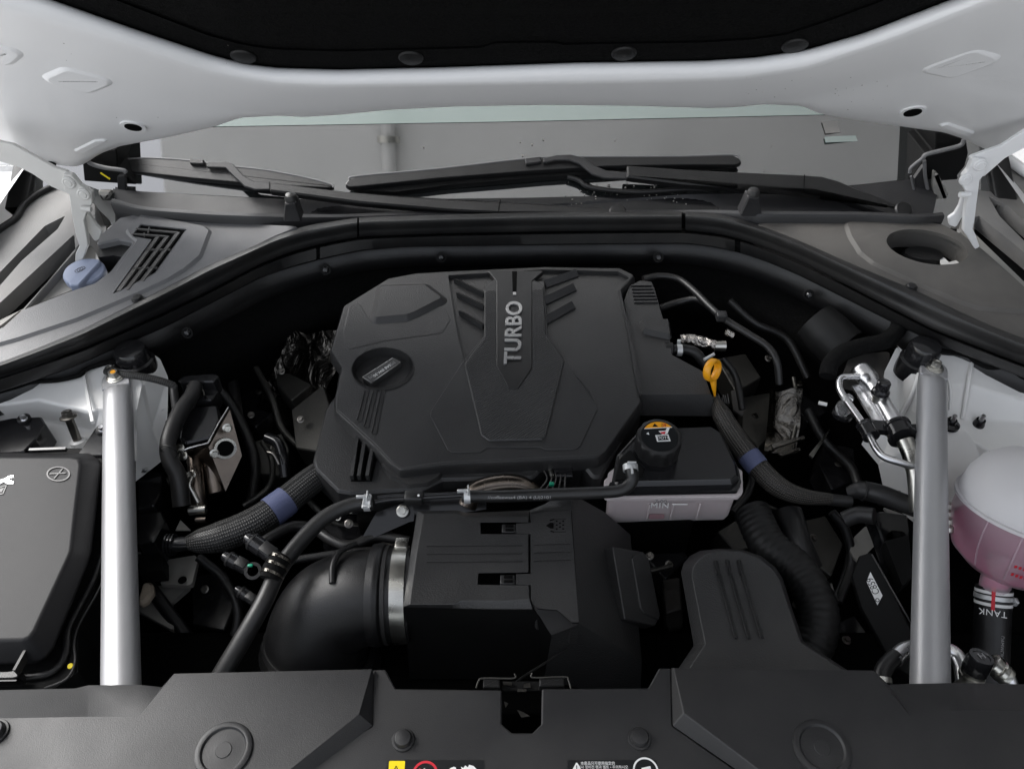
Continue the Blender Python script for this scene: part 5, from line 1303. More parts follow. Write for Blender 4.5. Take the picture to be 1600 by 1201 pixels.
wiper('long right wiper, arm curving down to a round pivot at the right', 9, [(538, 288), (545, 279), (560, 274), (689, 262), (821, 247), (900, 244), (1067, 243), (1144, 241), (1156, 247), (1160, 254), (1150, 258), (1067, 258), (950, 260), (821, 268), (684, 279), (560, 292), (545, 293)],
      [(550, 293), (700, 279), (850, 267), (1000, 262), (1150, 259), (1150, 265), (1000, 268), (850, 276), (700, 289), (617, 300), (560, 297)], [(820, 247), (845, 244), (846, 253), (822, 256)],
      [(848, 247), (870, 242), (892, 241), (912, 246), (930, 259), (948, 266), (982, 269), (982, 279), (944, 278), (926, 272), (906, 256), (890, 250), (868, 250), (850, 254)],
      [(980, 258), (1067, 264), (1150, 268), (1256, 273), (1285, 275), (1310, 282), (1345, 297), (1400, 318), (1422, 320), (1426, 330), (1410, 338), (1388, 336), (1340, 318), (1300, 303), (1270, 297), (1200, 296), (1067, 287), (980, 276)], (1411, 328), (((1257, 273), (1256, 297)), ((981, 258), (981, 275))))
wh = thing('washer_hose', 'thin black washer hose lying under the long right wiper', 'hose', gpt(950, 290, .01))
tube('tube', [gpt(a, b, .012) for a, b in ((887, 276), (905, 282), (920, 292), (960, 298), (1005, 300), (1067, 296), (1120, 296))], .0048, M['rubber'], wh, seg=10)
# fallen specks on the glass
sp = []; sf = []
for k in range(70):
    a, b_ = random.uniform(880, 1075), random.uniform(284, 325)
    if random.random() < .3: a, b_ = random.uniform(560, 1250), random.uniform(205, 300)
    q = gpt(a, b_, .003); r_ = random.uniform(.0006, .0022)
    i0 = len(sp)
    for j in range(5):
        t = 2 * math.pi * j / 5 + random.random()
        sp.append(q + Vector((math.cos(t) * r_, math.sin(t) * r_ * .8, math.sin(t) * r_ * .5)))
    sf.append(tuple(range(i0, i0 + 5)))
tag(mesh('dirt_specks', sp, sf, M['dustm'] if 'dustm' in M else M['grimy'], ws, fix=False), kind='stuff')

# ================================================================== WASHER CAP
wc = thing('washer_filler', 'pale blue washer filler cap with raised bar, beside the left cowl cover', 'cap', Z(130, 428, .04))
wq = Z(131, 424, .050); wax = Vector((.05, -.10, 1)).normalized()
lathe('cap_disc', wq, wax, [(.034, -.012), (.034, -.002), (.032, .001), (.012, .004)], M['bluecap'], wc, seg=48)
WPn = Pl(wq + wax * .004, wax)
prof('grip_bar', [(108, 440), (143, 404), (155, 405), (155, 409), (122, 445), (109, 445)], Pl(wq + wax * .010, wax), [(-.001, -.013), (-.0005, -.002), (.001, 0)], M['bluecap'], wc, fil=.003)
for k in range(3):
    ringband('washer_symbol', Pl(wq + wax * .0103, wax).p(126 + k * 4 - 5, 420 + 3 - k * 2), wax, .0035 + .0008 * (k == 1), .0046 + .0008 * (k == 1), .0003, M['emb'], wc, seg=16)
lathe('filler_neck', wq - wax * .05, wax, [(.027, 0), (.027, .045)], M['black'], wc)

# ================================================================== HARNESS, ABS UNIT, BRAIDED HOSES (left)
gc = thing('ground_cable', 'thin black cable leading from the tower bolt to the taped wiring loom', 'cable', Z(230, 590, .0))
tube('cable', [Z(166, 580, .012), Z(176, 582, .014), Z(205, 586, .012), Z(240, 592, .004), Z(266, 600, -.006), Z(274, 606, -.012)], .0058, M['braid'], gc, seg=12)
lm = thing('wiring_loom', 'thick tape-wrapped wiring loom right of the left brace bar', 'wiring loom', Z(275, 680, -.03))
tube('loom', [Z(306, 602, -.03), Z(298, 620, -.03), Z(284, 640, -.03), Z(270, 668, -.03), Z(262, 695, -.035), Z(266, 720, -.05), Z(278, 745, -.07), Z(284, 790, -.10)], [.0115, .012, .013, .0125, .0115, .0125, .013, .013], M['foam2'] if 'foam2' in M else M['rubber'], lm, seg=16)
tube('branch', [Z(271, 604, -.012), Z(273, 622, -.02), Z(276, 645, -.032)], .0065, M['rubber'], lm, seg=12)
for a, b_ in ((292, 630), (272, 664), (264, 705)):
    ringband('tape_edge', Z(a, b_, -.031), Z(a - 6, b_ + 10, -.031) - Z(a, b_, -.031), .0122, .0134, .002, M['rubber'], lm, seg=20)
ecu = thing('abs_unit', 'metal bracketed hydraulic unit with black connector, right of the wiring loom', 'hydraulic unit', Z(320, 700, -.08))
prof('connector_top', [(277, 594), (286, 587), (300, 585), (335, 583), (342, 586), (334, 596), (282, 597)], ZP(-.028), [(0, -.03), (0, -.002), (.002, 0)], M['gloss'], ecu, fil=.004)
prof('connector_body', [(285, 597), (335, 597), (341, 610), (330, 625), (292, 625)], ZP(-.045), [(0, -.03), (0, -.002), (.002, 0)], M['gloss'], ecu, fil=.004)
tube('locking_wire', [Z(292, 603, -.036), Z(302, 600, -.034), Z(312, 604, -.034), Z(318, 612, -.036), Z(319, 617, -.038)], .0012, M['dsteel'], ecu, seg=8)
prof('black_housing', [(288, 636), (340, 632), (344, 655), (331, 682), (290, 692), (280, 684), (284, 655)], ZP(-.050), [(0, -.10), (0, -.003), (.003, 0)], M['gloss'], ecu, fil=.005)
free('metal_bracket', [(290, 702, -.050), (326, 692, -.050), (357, 636, -.042), (359, 639, -.046), (378, 712, -.085), (352, 768, -.125), (326, 697, -.056), (292, 706, -.055), (300, 720, -.10), (340, 740, -.14)],
     [(0, 1, 6, 7), (1, 2, 3, 6), (6, 3, 4, 5), (7, 6, 5, 9, 8)], M['brown'], ecu, bev=.0012)
tube('bright_edge', [Z(288, 703, -.047), Z(294, 700, -.047), Z(325, 692, -.047), Z(340, 664, -.044), Z(357, 636, -.040)], .0012, M['alu'], ecu, seg=8, smooth=False)
pa_, pb_, pc_ = Z(326, 692, -.050), Z(378, 712, -.085), Z(352, 768, -.125)
nx = (pb_ - pa_).cross(pc_ - pa_).normalized(); nx = nx if nx.dot(CAMP - pa_) > 0 else -nx
XP = Pl(pa_ + nx * .003, nx)
q_ = XP.p(352, 700)
ringband('round_opening', q_, nx, .0125, .0165, .004, M['steel'], ecu)
lathe('opening_void', q_, nx, [(.0125, -.002), (.0125, .001)], M['vent'], ecu)
for a, b_, zz in ((335, 708, -.062), (355, 668, -.052), (282, 700, -.052), (287, 712, -.06), (300, 742, -.09), (310, 795, -.12)):
    bolt('bolt', XP.p(a, b_) if a > 320 else Z(a, b_, zz), nx if a > 320 else Vector((-.2, -.5, .8)), .0050, M['steel'], ecu, h=.008)
for pts, r_ in (([(303, 712, -.09), (306, 740, -.10), (308, 770, -.115), (312, 790, -.13)], .012), ([(330, 722, -.10), (333, 745, -.115), (338, 770, -.13)], .014)):
    tube('solenoid_body', [Z(*p) for p in pts], r_, M['brown'], ecu, seg=20)
tube('brake_pipe_union', [Z(296, 797, -.115), Z(322, 795, -.115)], .0075, M['steel'], ecu, seg=14, sub=3)
tube('brake_pipe_union', [Z(306, 812, -.12), Z(322, 811, -.12)], .0045, M['brown'], ecu, seg=14, sub=3)
tube('brake_pipe', [Z(300, 745, -.085), Z(296, 758, -.09), Z(302, 770, -.10), Z(310, 785, -.11)], .004, M['steel'], ecu, seg=12)
lathe('sensor_plug', Z(256, 655, -.075), (-.1, -.3, 1), [(.014, -.01), (.014, .004), (.010, .007)], M['gloss'], lm, seg=20)
lathe('sensor_stud', Z(257, 642, -.066), (-.1, -.1, 1), [(.004, -.008), (.004, .008)], M['alu'], lm, seg=12)

def braided(label, pts, radii, tape, mat, name='braided_hose'):
    t = thing(name, label, 'hose', Z(*pts[0]))
    P3 = [Z(*p) for p in pts]
    tube('sleeve', P3, radii, mat, t, seg=28, sub=10)
    path = catmull(P3, 10); n_ = len(path)
    i0, i1 = tape
    rr = [float(np.interp(i / (n_ - 1) * (len(radii) - 1), range(len(radii)), radii)) + .0012 for i in (i0, i1)]
    tube('blue_tape', path[i0:i1 + 1], [rr[0], rr[1]], M['blue'], t, seg=28, smooth=False)
    return t
b1 = braided('thick black braided sleeve with blue tape, left of the engine cover', [(290, 848, -.07), (312, 845, -.07), (345, 838, -.07), (395, 818, -.07), (440, 788, -.07), (485, 752, -.07), (520, 730, -.08)], [.009, .017, .0215, .0225, .0215, .021, .020], (36, 42), M['braid'])
tube('end_pipe', [Z(258, 850, -.07), Z(275, 850, -.07), Z(296, 848, -.07)], .010, M['gloss'], b1, seg=18)
for x in (262, 267, 272): ringband('collar', Z(x, 850, -.07), (1, 0, 0), .010, .015, .002, M['gloss'], b1, seg=24)
b2 = braided('brownish braided sleeve with blue tape, right of the brake fluid reservoir', [(1116, 622, -.03), (1128, 648, -.035), (1150, 685, -.05), (1178, 722, -.06), (1212, 757, -.07), (1250, 774, -.08), (1300, 780, -.09)], [.007, .0150, .0165, .0165, .0160, .0125, .0085], (27, 32), M['braid2'])
tube('end_pipe', [Z(1295, 780, -.09), Z(1330, 784, -.09)], .009, M['rubber'], b2, seg=16)
st_ = []
for k in range(9):
    a = 1112 + k * 3; tube('frayed_strand', [Z(a + random.uniform(-1, 1), 618 + random.uniform(-4, 3), -.02), Z(a + 3, 630, -.028)], .0006, M['slat'], b2, seg=5, sub=2)

# dark background pieces at the left
wx = thing('inner_wheel_house', 'grimy pale metal and beige plastic deep down right of the left brace bar', 'wheel house', Z(270, 900, -.22))
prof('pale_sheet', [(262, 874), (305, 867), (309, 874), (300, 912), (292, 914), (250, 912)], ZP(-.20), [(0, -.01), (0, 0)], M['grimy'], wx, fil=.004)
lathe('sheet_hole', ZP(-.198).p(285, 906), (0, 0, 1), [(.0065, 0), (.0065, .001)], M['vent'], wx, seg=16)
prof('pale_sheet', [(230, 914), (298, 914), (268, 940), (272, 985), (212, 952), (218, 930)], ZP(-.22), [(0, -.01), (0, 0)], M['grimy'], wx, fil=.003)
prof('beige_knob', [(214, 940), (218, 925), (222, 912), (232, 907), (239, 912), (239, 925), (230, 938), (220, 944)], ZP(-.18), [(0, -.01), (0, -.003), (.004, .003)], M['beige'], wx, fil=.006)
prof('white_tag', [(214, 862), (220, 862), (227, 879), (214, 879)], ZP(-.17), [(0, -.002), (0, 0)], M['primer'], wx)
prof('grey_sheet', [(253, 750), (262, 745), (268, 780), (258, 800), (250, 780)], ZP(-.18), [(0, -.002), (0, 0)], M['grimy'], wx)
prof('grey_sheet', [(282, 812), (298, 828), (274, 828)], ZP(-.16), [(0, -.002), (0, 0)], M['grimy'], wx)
dk = thing('relay_bracket', 'black ribbed connector bracket right of the left brace bar, half in shadow', 'connector block', Z(230, 770, -.12))
prof('block', [(214, 745), (232, 733), (255, 738), (250, 770), (240, 790), (214, 795)], ZP(-.12), [(0, -.06), (0, -.002), (.002, 0)], M['gloss'], dk, fil=.004)
prof('block', [(214, 800), (252, 798), (258, 812), (240, 846), (214, 850)], ZP(-.13), [(0, -.06), (0, -.002), (.002, 0)], M['gloss'], dk, fil=.004)
prof('block', [(216, 865), (254, 866), (254, 890), (216, 893)], ZP(-.16), [(0, -.03), (0, 0)], M['black'], dk)
bolt('bolt', Z(227, 733, -.11), (0, 0, 1), .005, M['alu'], dk)
fo_ = thing('heat_shield', 'crumpled dark heat foil left of the engine cover, lost in shadow', 'heat shield', Z(470, 620, -.10))
fold = [[random.uniform(-1, 1) for _ in range(12)] for _ in range(12)]
def fo(i, j, s_=.45):
    x, y = i * s_, j * s_; a, b = int(x), int(y); u_, v_ = x - a, y - b
    return (fold[a][b] * (1 - u_) + fold[a + 1][b] * u_) * (1 - v_) + (fold[a][b + 1] * (1 - u_) + fold[a + 1][b + 1] * u_) * v_
V = []; F = []
for j in range(9):
    for i in range(9):
        a, b_ = 455 + i * 12 - j * 9, 520 + j * 20
        q = Z(a, b_, -.07 - .020 * j - .006 * (8 - i)); V.append(q + Vector((fo(i, j) * .004, fo(j, i) * .004, fo(i, j) * .014)))
F = [(j * 9 + i, j * 9 + i + 1, (j + 1) * 9 + i + 1, (j + 1) * 9 + i) for j in range(8) for i in range(8)]
mesh('foil_sheet', V, F, M['foil'], fo_, sharp=70)
tube('dark_pipe', [Z(417, 683, -.12), Z(434, 692, -.12), Z(442, 715, -.13), Z(446, 745, -.15)], .009, M['dsteel2'] if 'dsteel2' in M else M['gloss'], fo_, seg=12)
tube('shield_rod', [Z(418, 706, -.11), Z(428, 710, -.11), Z(436, 725, -.12)], .003, M['dsteel'], fo_, seg=8)

# ================================================================== small parts at the front of the engine
tp = thing('exhaust_elbow', 'brown heat-stained metal pipe showing between engine cover and front hose', 'pipe', Z(785, 765, -.03))
tube('elbow', [Z(730, 790, -.06), Z(742, 768, -.045), Z(775, 757, -.040), Z(810, 757, -.045), Z(835, 770, -.06)], .014, M['brown'], tp, seg=24)
bl = thing('engine_bracket', 'dark cast bracket with a shiny bolt under the thin twin pipes', 'bracket', Z(630, 800, -.06))
free('bracket_arm', [(588, 800, -.06), (660, 775, -.05), (760, 765, -.05), (760, 795, -.06), (640, 815, -.07), (560, 850, -.09)], [(0, 1, 2, 3, 4, 5)], M['gloss'], bl, bev=.002)
bolt('bolt', Z(629, 798, -.052), (0, -.5, .8), .0060, M['steel'], bl, h=.007)
for a, b_ in ((547, 797), (528, 808)):
    ringband('small_hook', Z(a, b_, -.07), (0, -.5, .8), .003, .0045, .002, M['steel'], bl, seg=16)
gp_ = thing('injector_plug', 'small black plug with green lock and wires below the engine cover notch', 'connector', Z(872, 745, -.04))
box('plug_body', Z(880, 742, -.045), (.028, .02, .02), M['gloss'], gp_, bev=.003)
box('green_lock', Z(862, 756, -.035), (.007, .005, .006), M['green'], gp_)
for k in range(5):
    tube('wire', [Z(848 + k * 9, 732, -.04), Z(855 + k * 7, 748, -.035), Z(842 + k * 10, 766, -.045)], .0012, M['slat'], gp_, seg=6, sub=4)
tube('shiny_tube', [Z(858, 730, -.04), Z(863, 745, -.036)], .003, M['steel'], gp_, seg=10, sub=2)

# ================================================================== RIGHT REAR: hoses, dipstick, foil pipe
ds = thing('dipstick', 'orange-yellow ring handle of the oil dipstick beside the side cover', 'dipstick', Z(1112, 600, .01))
da = Vector((.62, -.60, .25)).normalized()
dcn = Z(1113, 578, .020)
V = []; F = []; n = 36; m_ = 10
a_ = Vector((0, 0, 1)); u = (a_ - da * a_.dot(da)).normalized(); v = da.cross(u)
for k in range(n):
    t = 2 * math.pi * k / n
    dd = u * math.cos(t) + v * math.sin(t)
    for j in range(m_):
        s_ = 2 * math.pi * j / m_
        V.append(dcn + dd * (.0155 + .0030 * math.cos(s_)) + da * (.0065 * math.copysign(abs(math.sin(s_)) ** .6, math.sin(s_))))
F = [(k * m_ + j, k * m_ + (j + 1) % m_, ((k + 1) % n) * m_ + (j + 1) % m_, ((k + 1) % n) * m_ + j) for k in range(n) for j in range(m_)]
mesh('ring_handle', V, F, M['yellow'], ds, sharp=60)
tube('tapered_stem', [dcn - u * .0165, dcn - u * .030 + Vector((0, -.004, 0)), dcn - u * .050 + Vector((0, -.006, 0))], [.0058, .0036, .0008], M['yellow'], ds, seg=12)
h1 = thing('heater_hose', 'slim black hose arching away behind the side cover', 'hose', Z(1100, 460, .0))
tube('tube', [Z(1005, 436, -.01), Z(1030, 431, -.01), Z(1060, 436, -.01), Z(1085, 455, -.01), Z(1108, 478, -.01), Z(1130, 497, -.01), Z(1170, 522, -.015), Z(1200, 542, -.02), Z(1214, 565, -.03), Z(1218, 600, -.06)], .0062, M['hose'], h1, seg=14)
tube('tube', [Z(1030, 482, -.03), Z(1060, 472, -.03), Z(1090, 468, -.02), Z(1115, 484, -.016)], .0062, M['hose'], h1, seg=14)
box('hose_clip', Z(1127, 494, -.004), (.018, .016, .014), M['cowl2'], h1, bev=.002)
h2 = thing('coolant_hose', 'short fabric-marked hose with a bright clamp, left of the yellow ring', 'hose', Z(1075, 552, -.01))
tube('tube', [Z(1052, 546, -.012), Z(1072, 546, -.012), Z(1088, 552, -.014), Z(1102, 570, -.03)], .0085, M['rubber'], h2, seg=16)
spring_clamp(1061, 547, -.012, (1, 0, 0), .0090, M['galv'], h2, ear=False)
box('clamp_ear', Z(1061, 534, -.004), (.006, .004, .008), M['galv'], h2, bev=.0006)
lathe('hose_stub', Z(1050, 547, -.012), (-1, .05, 0), [(.013, 0), (.013, .012)], M['rubber'], h2)
tube('clamp_pin', [Z(1100, 562, -.010), Z(1116, 553, -.006)], .0026, M['galv'], h2, seg=8, sub=2)
h3 = thing('foil_pipe', 'pipe wrapped in bright crinkled foil behind the yellow ring', 'pipe', Z(1100, 535, -.03))
tube('foil_wrap', [Z(1062, 532, -.035), Z(1080, 531, -.035), Z(1100, 535, -.035), Z(1118, 540, -.035)], [.010, .0105, .010, .009], M['foil2'], h3, seg=18)
tube('pipe_end', [Z(1116, 540, -.035), Z(1133, 540, -.035)], [.0085, .0095], M['steel'], h3, seg=18, sub=3)
tube('foil_wrap', [Z(1134, 518, -.02), Z(1146, 524, -.025)], .006, M['foil2'], h3, seg=12, sub=3)
fo2 = thing('heat_shield', 'dark glinting heat foil behind the brownish braided sleeve', 'heat shield', Z(1230, 670, -.14))
V = []; F = []
for j in range(9):
    for i in range(7):
        q = Z(1200 + i * 9 - j * 1, 610 + j * 12, -.13 - .008 * j); V.append(q + Vector((fo(i, j) * .004, fo(j, i) * .004, fo(i, j) * .014)))
F = [(j * 7 + i, j * 7 + i + 1, (j + 1) * 7 + i + 1, (j + 1) * 7 + i) for j in range(8) for i in range(6)]
mesh('foil_sheet', V, F, M['foil'], fo2, sharp=70)
prof('shield_step', [(1206, 694), (1256, 680), (1258, 684), (1208, 700)], ZP(-.12), [(0, -.004), (0, 0)], M['dsteel'], fo2)
prof('shield_step', [(1216, 708), (1250, 699), (1251, 703), (1222, 712)], ZP(-.14), [(0, -.004), (0, 0)], M['dsteel'], fo2)
prof('grey_plate', [(1264, 710), (1296, 670), (1297, 672), (1270, 715)], ZP(-.14), [(0, -.004), (0, 0)], M['steel'], fo2)
prof('pale_plate', [(1142, 610), (1160, 608), (1163, 640), (1160, 650), (1146, 640)], ZP(-.14), [(0, -.004), (0, 0)], M['slat'], fo2, fil=.003)
# padded duct and foam arch at the right of the firewall
pd = thing('air_intake_duct', 'black drum-shaped duct end framed by an arch of crumbly black foam', 'duct', Z(1300, 530, -.03))
tube('drum', [Z(1272, 500, -.02), Z(1294, 522, -.03), Z(1318, 545, -.04)], [.036, .040, .040], M['black2'], pd, seg=36)
tube('foam_arch', [Z(1293, 588, -.02), Z(1298, 568, -.01), Z(1318, 550, .0), Z(1350, 540, .004), (Z(1382, 533, .006)), Z(1400, 518, .01), Z(1408, 500, .012)], .0135, M['foam'], pd, seg=14)
prof('grey_recess', [(1316, 592), (1325, 562), (1350, 553), (1392, 548), (1384, 590), (1372, 604)], ZP(-.04), [(0, -.02), (0, 0)], M['slat'], pd, fil=.008)
# ================================================================== AIR-CON LINES
ac = thing('aircon_lines', 'bright aluminium air-conditioning pipes held in a black double clamp', 'pipes', Z(1380, 640, 0))
za = -.012
tube('large_pipe', [Z(1346, 580, za), Z(1356, 592, za), Z(1364, 603, za), Z(1380, 630, za), Z(1402, 668, za)], [.0165, .0165, .0125, .0125, .0125], M['alu'], ac, seg=24)
lathe('pipe_dome', Z(1346, 580, za), (-.25, .85, .25), [(.0165, -.002), (.0160, .004), (.0125, .009), (.006, .012)], M['alu'], ac)
tube('large_pipe', [Z(1414, 688, za), Z(1424, 712, za - .008), Z(1432, 745, za - .02), Z(1436, 800, za - .05)], .0125, M['alu2'] if 'alu2' in M else M['steel'], ac, seg=24)
tube('thin_pipe', [Z(1344, 588, za + .004), Z(1328, 588, za + .004), Z(1315, 590, za + .004), Z(1311, 600, za + .004), Z(1317, 617, za + .004), Z(1350, 664, za + .004)], .0052, M['alu'], ac, seg=16)
tube('thin_pipe', [Z(1358, 680, za + .002), Z(1370, 702, za), Z(1382, 714, za - .002), Z(1405, 722, za - .004), Z(1440, 733, za - .01)], .0052, M['alu'], ac, seg=16)
bar_on('flat_bar', ZP(za - .012), (1338, 604), (1372, 660), .018, .004, M['alu'], ac)
cvp = Z(1372, 622, za + .006); cvt = Z(1376, 600, za + .022)
cax = Vector((.03, .12, 1)).normalized()
lathe('service_port', cvp, cax, [(.0085, -.006), (.0085, .012)], M['steel'], ac, seg=20)
lathe('service_cap', cvp + cax * .012, cax, [(.0135, -.002), (.0130, .003), (.0105, .006), (.0100, .018), (.0085, .020), (.0055, .020), (.0050, .019)], M['gloss'], ac, seg=28)
for a, b_, r_ in ((1356, 672, .0115), (1405, 674, .0185)):
    d_ = (Z(a + 14, b_ + 24, za) - Z(a, b_, za)).normalized()
    lathe('clamp_ring', Z(a, b_, za + .001) - d_ * .012, d_, [(r_ * 1.12, 0), (r_ * 1.12, .004), (r_, .005), (r_, .020), (r_ * 1.12, .021), (r_ * 1.12, .025)], M['gloss'], ac, seg=32)
bar_on('clamp_bridge', ZP(za - .006), (1362, 670), (1398, 674), .020, .010, M['gloss'], ac)
bar_on('clamp_bridge', ZP(za - .006), (1400, 674), (1436, 674), .016, .008, M['gloss'], ac)
sb = thing('clear_bulb', 'small clear plastic bulb hanging beside the thin aluminium pipe', 'bulb', Z(1318, 632, -.01))
lathe('bulb', Z(1318, 638, -.03), (-.05, -.1, 1), [(.004, -.012), (.010, -.008), (.0125, 0), (.011, .008), (.008, .018), (.0085, .026), (.008, .027)], M['clear'], sb, seg=20)
lathe('socket', Z(1318, 644, -.05), (0, 0, 1), [(.016, -.006), (.016, 0), (.009, .003)], M['gloss'], sb, seg=20)
wpg = thing('white_plug', 'tiny white plastic pin left of the clear bulb', 'plug', Z(1285, 630, -.05))
tube('pin', [Z(1279, 629, -.05), Z(1292, 632, -.05)], .0032, M['primer'], wpg, seg=10, sub=2)

# ================================================================== COOLANT TANK
ct = thing('coolant_tank', 'round milky coolant tank half filled with pink fluid, at the right picture edge', 'coolant tank', Z(1620, 790, -.04))
cc = Z(1613, 790, .0)
ca = Vector((.10, .34, .93)).normalized()
cu_ = (Vector((1, 0, 0)) - ca * ca.x).normalized(); cv_ = ca.cross(cu_)
lathe('upper_shell', cc, ca, [(.088, -.003), (.090, .001), (.0885, .008), (.085, .026), (.076, .044), (.060, .058), (.040, .067), (.022, .071), (.020, .078)], M['tank'], ct, seg=64, sharp=50)
lathe('seam_flange', cc, ca, [(.085, -.006), (.0935, -.005), (.0935, -.001), (.087, .0)], M['tank'], ct, seg=64)
lathe('lower_shell', cc, ca, [(.087, -.005), (.0885, -.03), (.085, -.055), (.075, -.080), (.055, -.098), (.02, -.105)], M['tank3'], ct, seg=64, sharp=50)
# the fluid stands level inside the tilted tank
fz = cc.z - .070
V = []; F = []; n = 48
prf = [(.0855, -.005), (.087, -.03), (.0835, -.055), (.0735, -.079), (.0535, -.0965), (.02, -.1035)]
hs = np.linspace(-.005, -.1035, 60)
for lev in range(9):
    for k in range(n):
        t = 2 * math.pi * k / n
        dd = cu_ * math.cos(t) + cv_ * math.sin(t)
        def at_h(h): return cc + ca * float(h) + dd * float(np.interp(-h, [-b for a, b in prf], [a for a, b in prf]))
        h0 = next((h for h in hs if at_h(h).z <= fz), hs[-1])       # where the level surface meets the wall
        V.append(at_h(h0 + (hs[-1] - h0) * lev / 8))
F = [(i * n + k, i * n + (k + 1) % n, (i + 1) * n + (k + 1) % n, (i + 1) * n + k) for i in range(8) for k in range(n)] + [tuple(range(n)), tuple(range(8 * n, 9 * n))]
mesh('coolant', V, F, M['fluid'], ct, sharp=50)
def tk_pt(a, h, r_): return cc + ca * h + (cu_ * math.cos(R(a)) + cv_ * math.sin(R(a))) * r_
for a in (205, 232, 258, 285):
    tube('tank_rib', [tk_pt(a, -.006, .0885), tk_pt(a, -.03, .0895), tk_pt(a, -.055, .086), tk_pt(a, -.078, .077)], .0012, M['tank3'], ct, seg=8, sub=3)
for k in range(5):
    for j in range(2):
        q = tk_pt(236 + k * 3.2, -.050 - j * .012, .0865)
        box('level_print', q, (.0035, .0006, .004), M['red'], ct, rot=Matrix((cu_, cv_, ca)).transposed(), bev=0.0002)
nk = Z(1557, 905, -.085)
tube('outlet_neck', [nk + Vector((.012, .02, .02)), nk, Z(1553, 930, -.105)], .019, M['tank3'], ct, seg=28)
tube('outlet_fluid', [nk + Vector((.012, .02, .02)), nk, Z(1553, 928, -.105)], .0165, M['fluid'], ct, seg=20)
th = thing('tank_hose', 'fat black hose printed TANK below the coolant tank, with white rings and clamp', 'hose', Z(1550, 960, -.12))
ta, tb_ = Z(1553, 916, -.098), Z(1546, 1075, -.19)
tube('tube', [ta, ta.lerp(tb_, .3), ta.lerp(tb_, .7), tb_], .0225, M['hose'], th, seg=32)
td = (tb_ - ta).normalized()
for s_, w_ in ((.004, .004), (.020, .004)):
    lathe('white_ring', ta + td * s_, td, [(.0226, 0), (.0230, .0003), (.0230, w_), (.0226, w_ + .0003)], M['wprint'], th, seg=40)
lathe('spring_clamp', ta + td * .010, td, [(.0226, 0), (.0238, .0004), (.0238, .006), (.0226, .0064)], M['galv'], th, seg=40)
box('clamp_ear', ta + td * .012 + Vector((.018, -.016, .01)), (.004, .008, .010), M['galv'], th)
fr_ = (CAMP - ta); fr_ = (fr_ - td * fr_.dot(td)).normalized()
box('red_stripe', ta + td * .014 + fr_ * .0228, (.0045, .002, .030), M['red'], th, rot=Matrix((td.cross(fr_), fr_, td)).transposed(), bev=.0004)
text('print', 'TANK', ta + td * .0315 + fr_ * .0236, td.cross(fr_) * -1 if (td.cross(fr_)).x > 0 else td.cross(fr_), td, .0115, M['wprint'], th, ext=.0003, spacing=1.1)
text('print', 'DAMWON', ta + td * .075 + fr_ * .0195 + td.cross(fr_) * -.012, td, fr_.cross(td), .006, M['gprint'], th, ext=.0002)
# stack of silver rings beside the brace bar
sr = thing('bead_fitting', 'stack of small silver rings peeping out right of the right brace bar', 'fitting', Z(1483, 810, -.05))
for k in range(4):
    lathe('silver_ring', Z(1481, 790 + k * 12, -.05), (0, -.5, -.6), [(.006, -.005), (.0078, -.003), (.0078, .003), (.006, .005)], M['steel'], sr, seg=20)
# ================================================================== FRONT RIGHT: low-pressure line and fittings
lf = thing('aircon_front_line', 'aluminium pipe arching behind the foot of the right brace bar', 'pipe', Z(1450, 1030, -.03))
zq = -.035
tube('pipe', [Z(1398, 1030, zq), Z(1404, 1022, zq), Z(1416, 1014, zq), Z(1440, 1010, zq), Z(1470, 1012, zq), Z(1492, 1022, zq), Z(1502, 1040, zq), Z(1506, 1066, zq)], .0092, M['alu'], lf, seg=20)
tube('rubber_sleeve', [Z(1376, 1064, zq), Z(1379, 1050, zq), Z(1386, 1038, zq), Z(1400, 1024, zq)], .0098, M['hose'], lf, seg=20)
ringband('pipe_ring', Z(1376, 1062, zq), (.1, .8, .3), .008, .0125, .006, M['steel'], lf, seg=24)
sc2 = thing('service_valve', 'black capped service valve on a ribbed metal fitting, right of the brace bar foot', 'valve', Z(1520, 1050, -.03))
sa = Vector((.15, .35, 1)).normalized(); sq = Z(1520, 1052, -.022)
lathe('fitting', sq, sa, [(.0125, -.03), (.0125, -.006), (.0140, -.005), (.0140, -.001), (.012, 0), (.0135, .001), (.0135, .004)], M['steel'], sc2, seg=36)
lathe('cap', sq + sa * .004, sa, [(.0130, 0), (.0142, .001), (.0138, .020), (.0128, .0225), (.0095, .0225), (.009, .0215), (.003, .0215)], M['gloss'], sc2, seg=48, knurl=(.0136, 36, .0003))
text('cap_mark', 'H', sq + sa * .0270, (1, .1, 0), (0, 1, -.3), .010, M['gprint'], sc2, ext=.0002)
fo3 = thing('pipe_union', 'ringed metal pipe union with bent pipe at the far right bottom', 'fitting', Z(1560, 1045, -.04))
fa_ = (Z(1568, 1052, -.04) - Z(1545, 1030, -.03)).normalized()
lathe('union_nut', Z(1553, 1038, -.035), fa_, [(.009, -.006), (.0125, -.004), (.0125, .004), (.0105, .006), (.0125, .008), (.0125, .013), (.0105, .015), (.0115, .017), (.0115, .020), (.009, .021)], M['steel'], fo3, seg=28)
tube('bent_pipe', [Z(1562, 1046, -.04), Z(1572, 1052, -.042), Z(1580, 1064, -.048), Z(1582, 1090, -.06)], .0065, M['alu'], fo3, seg=16)
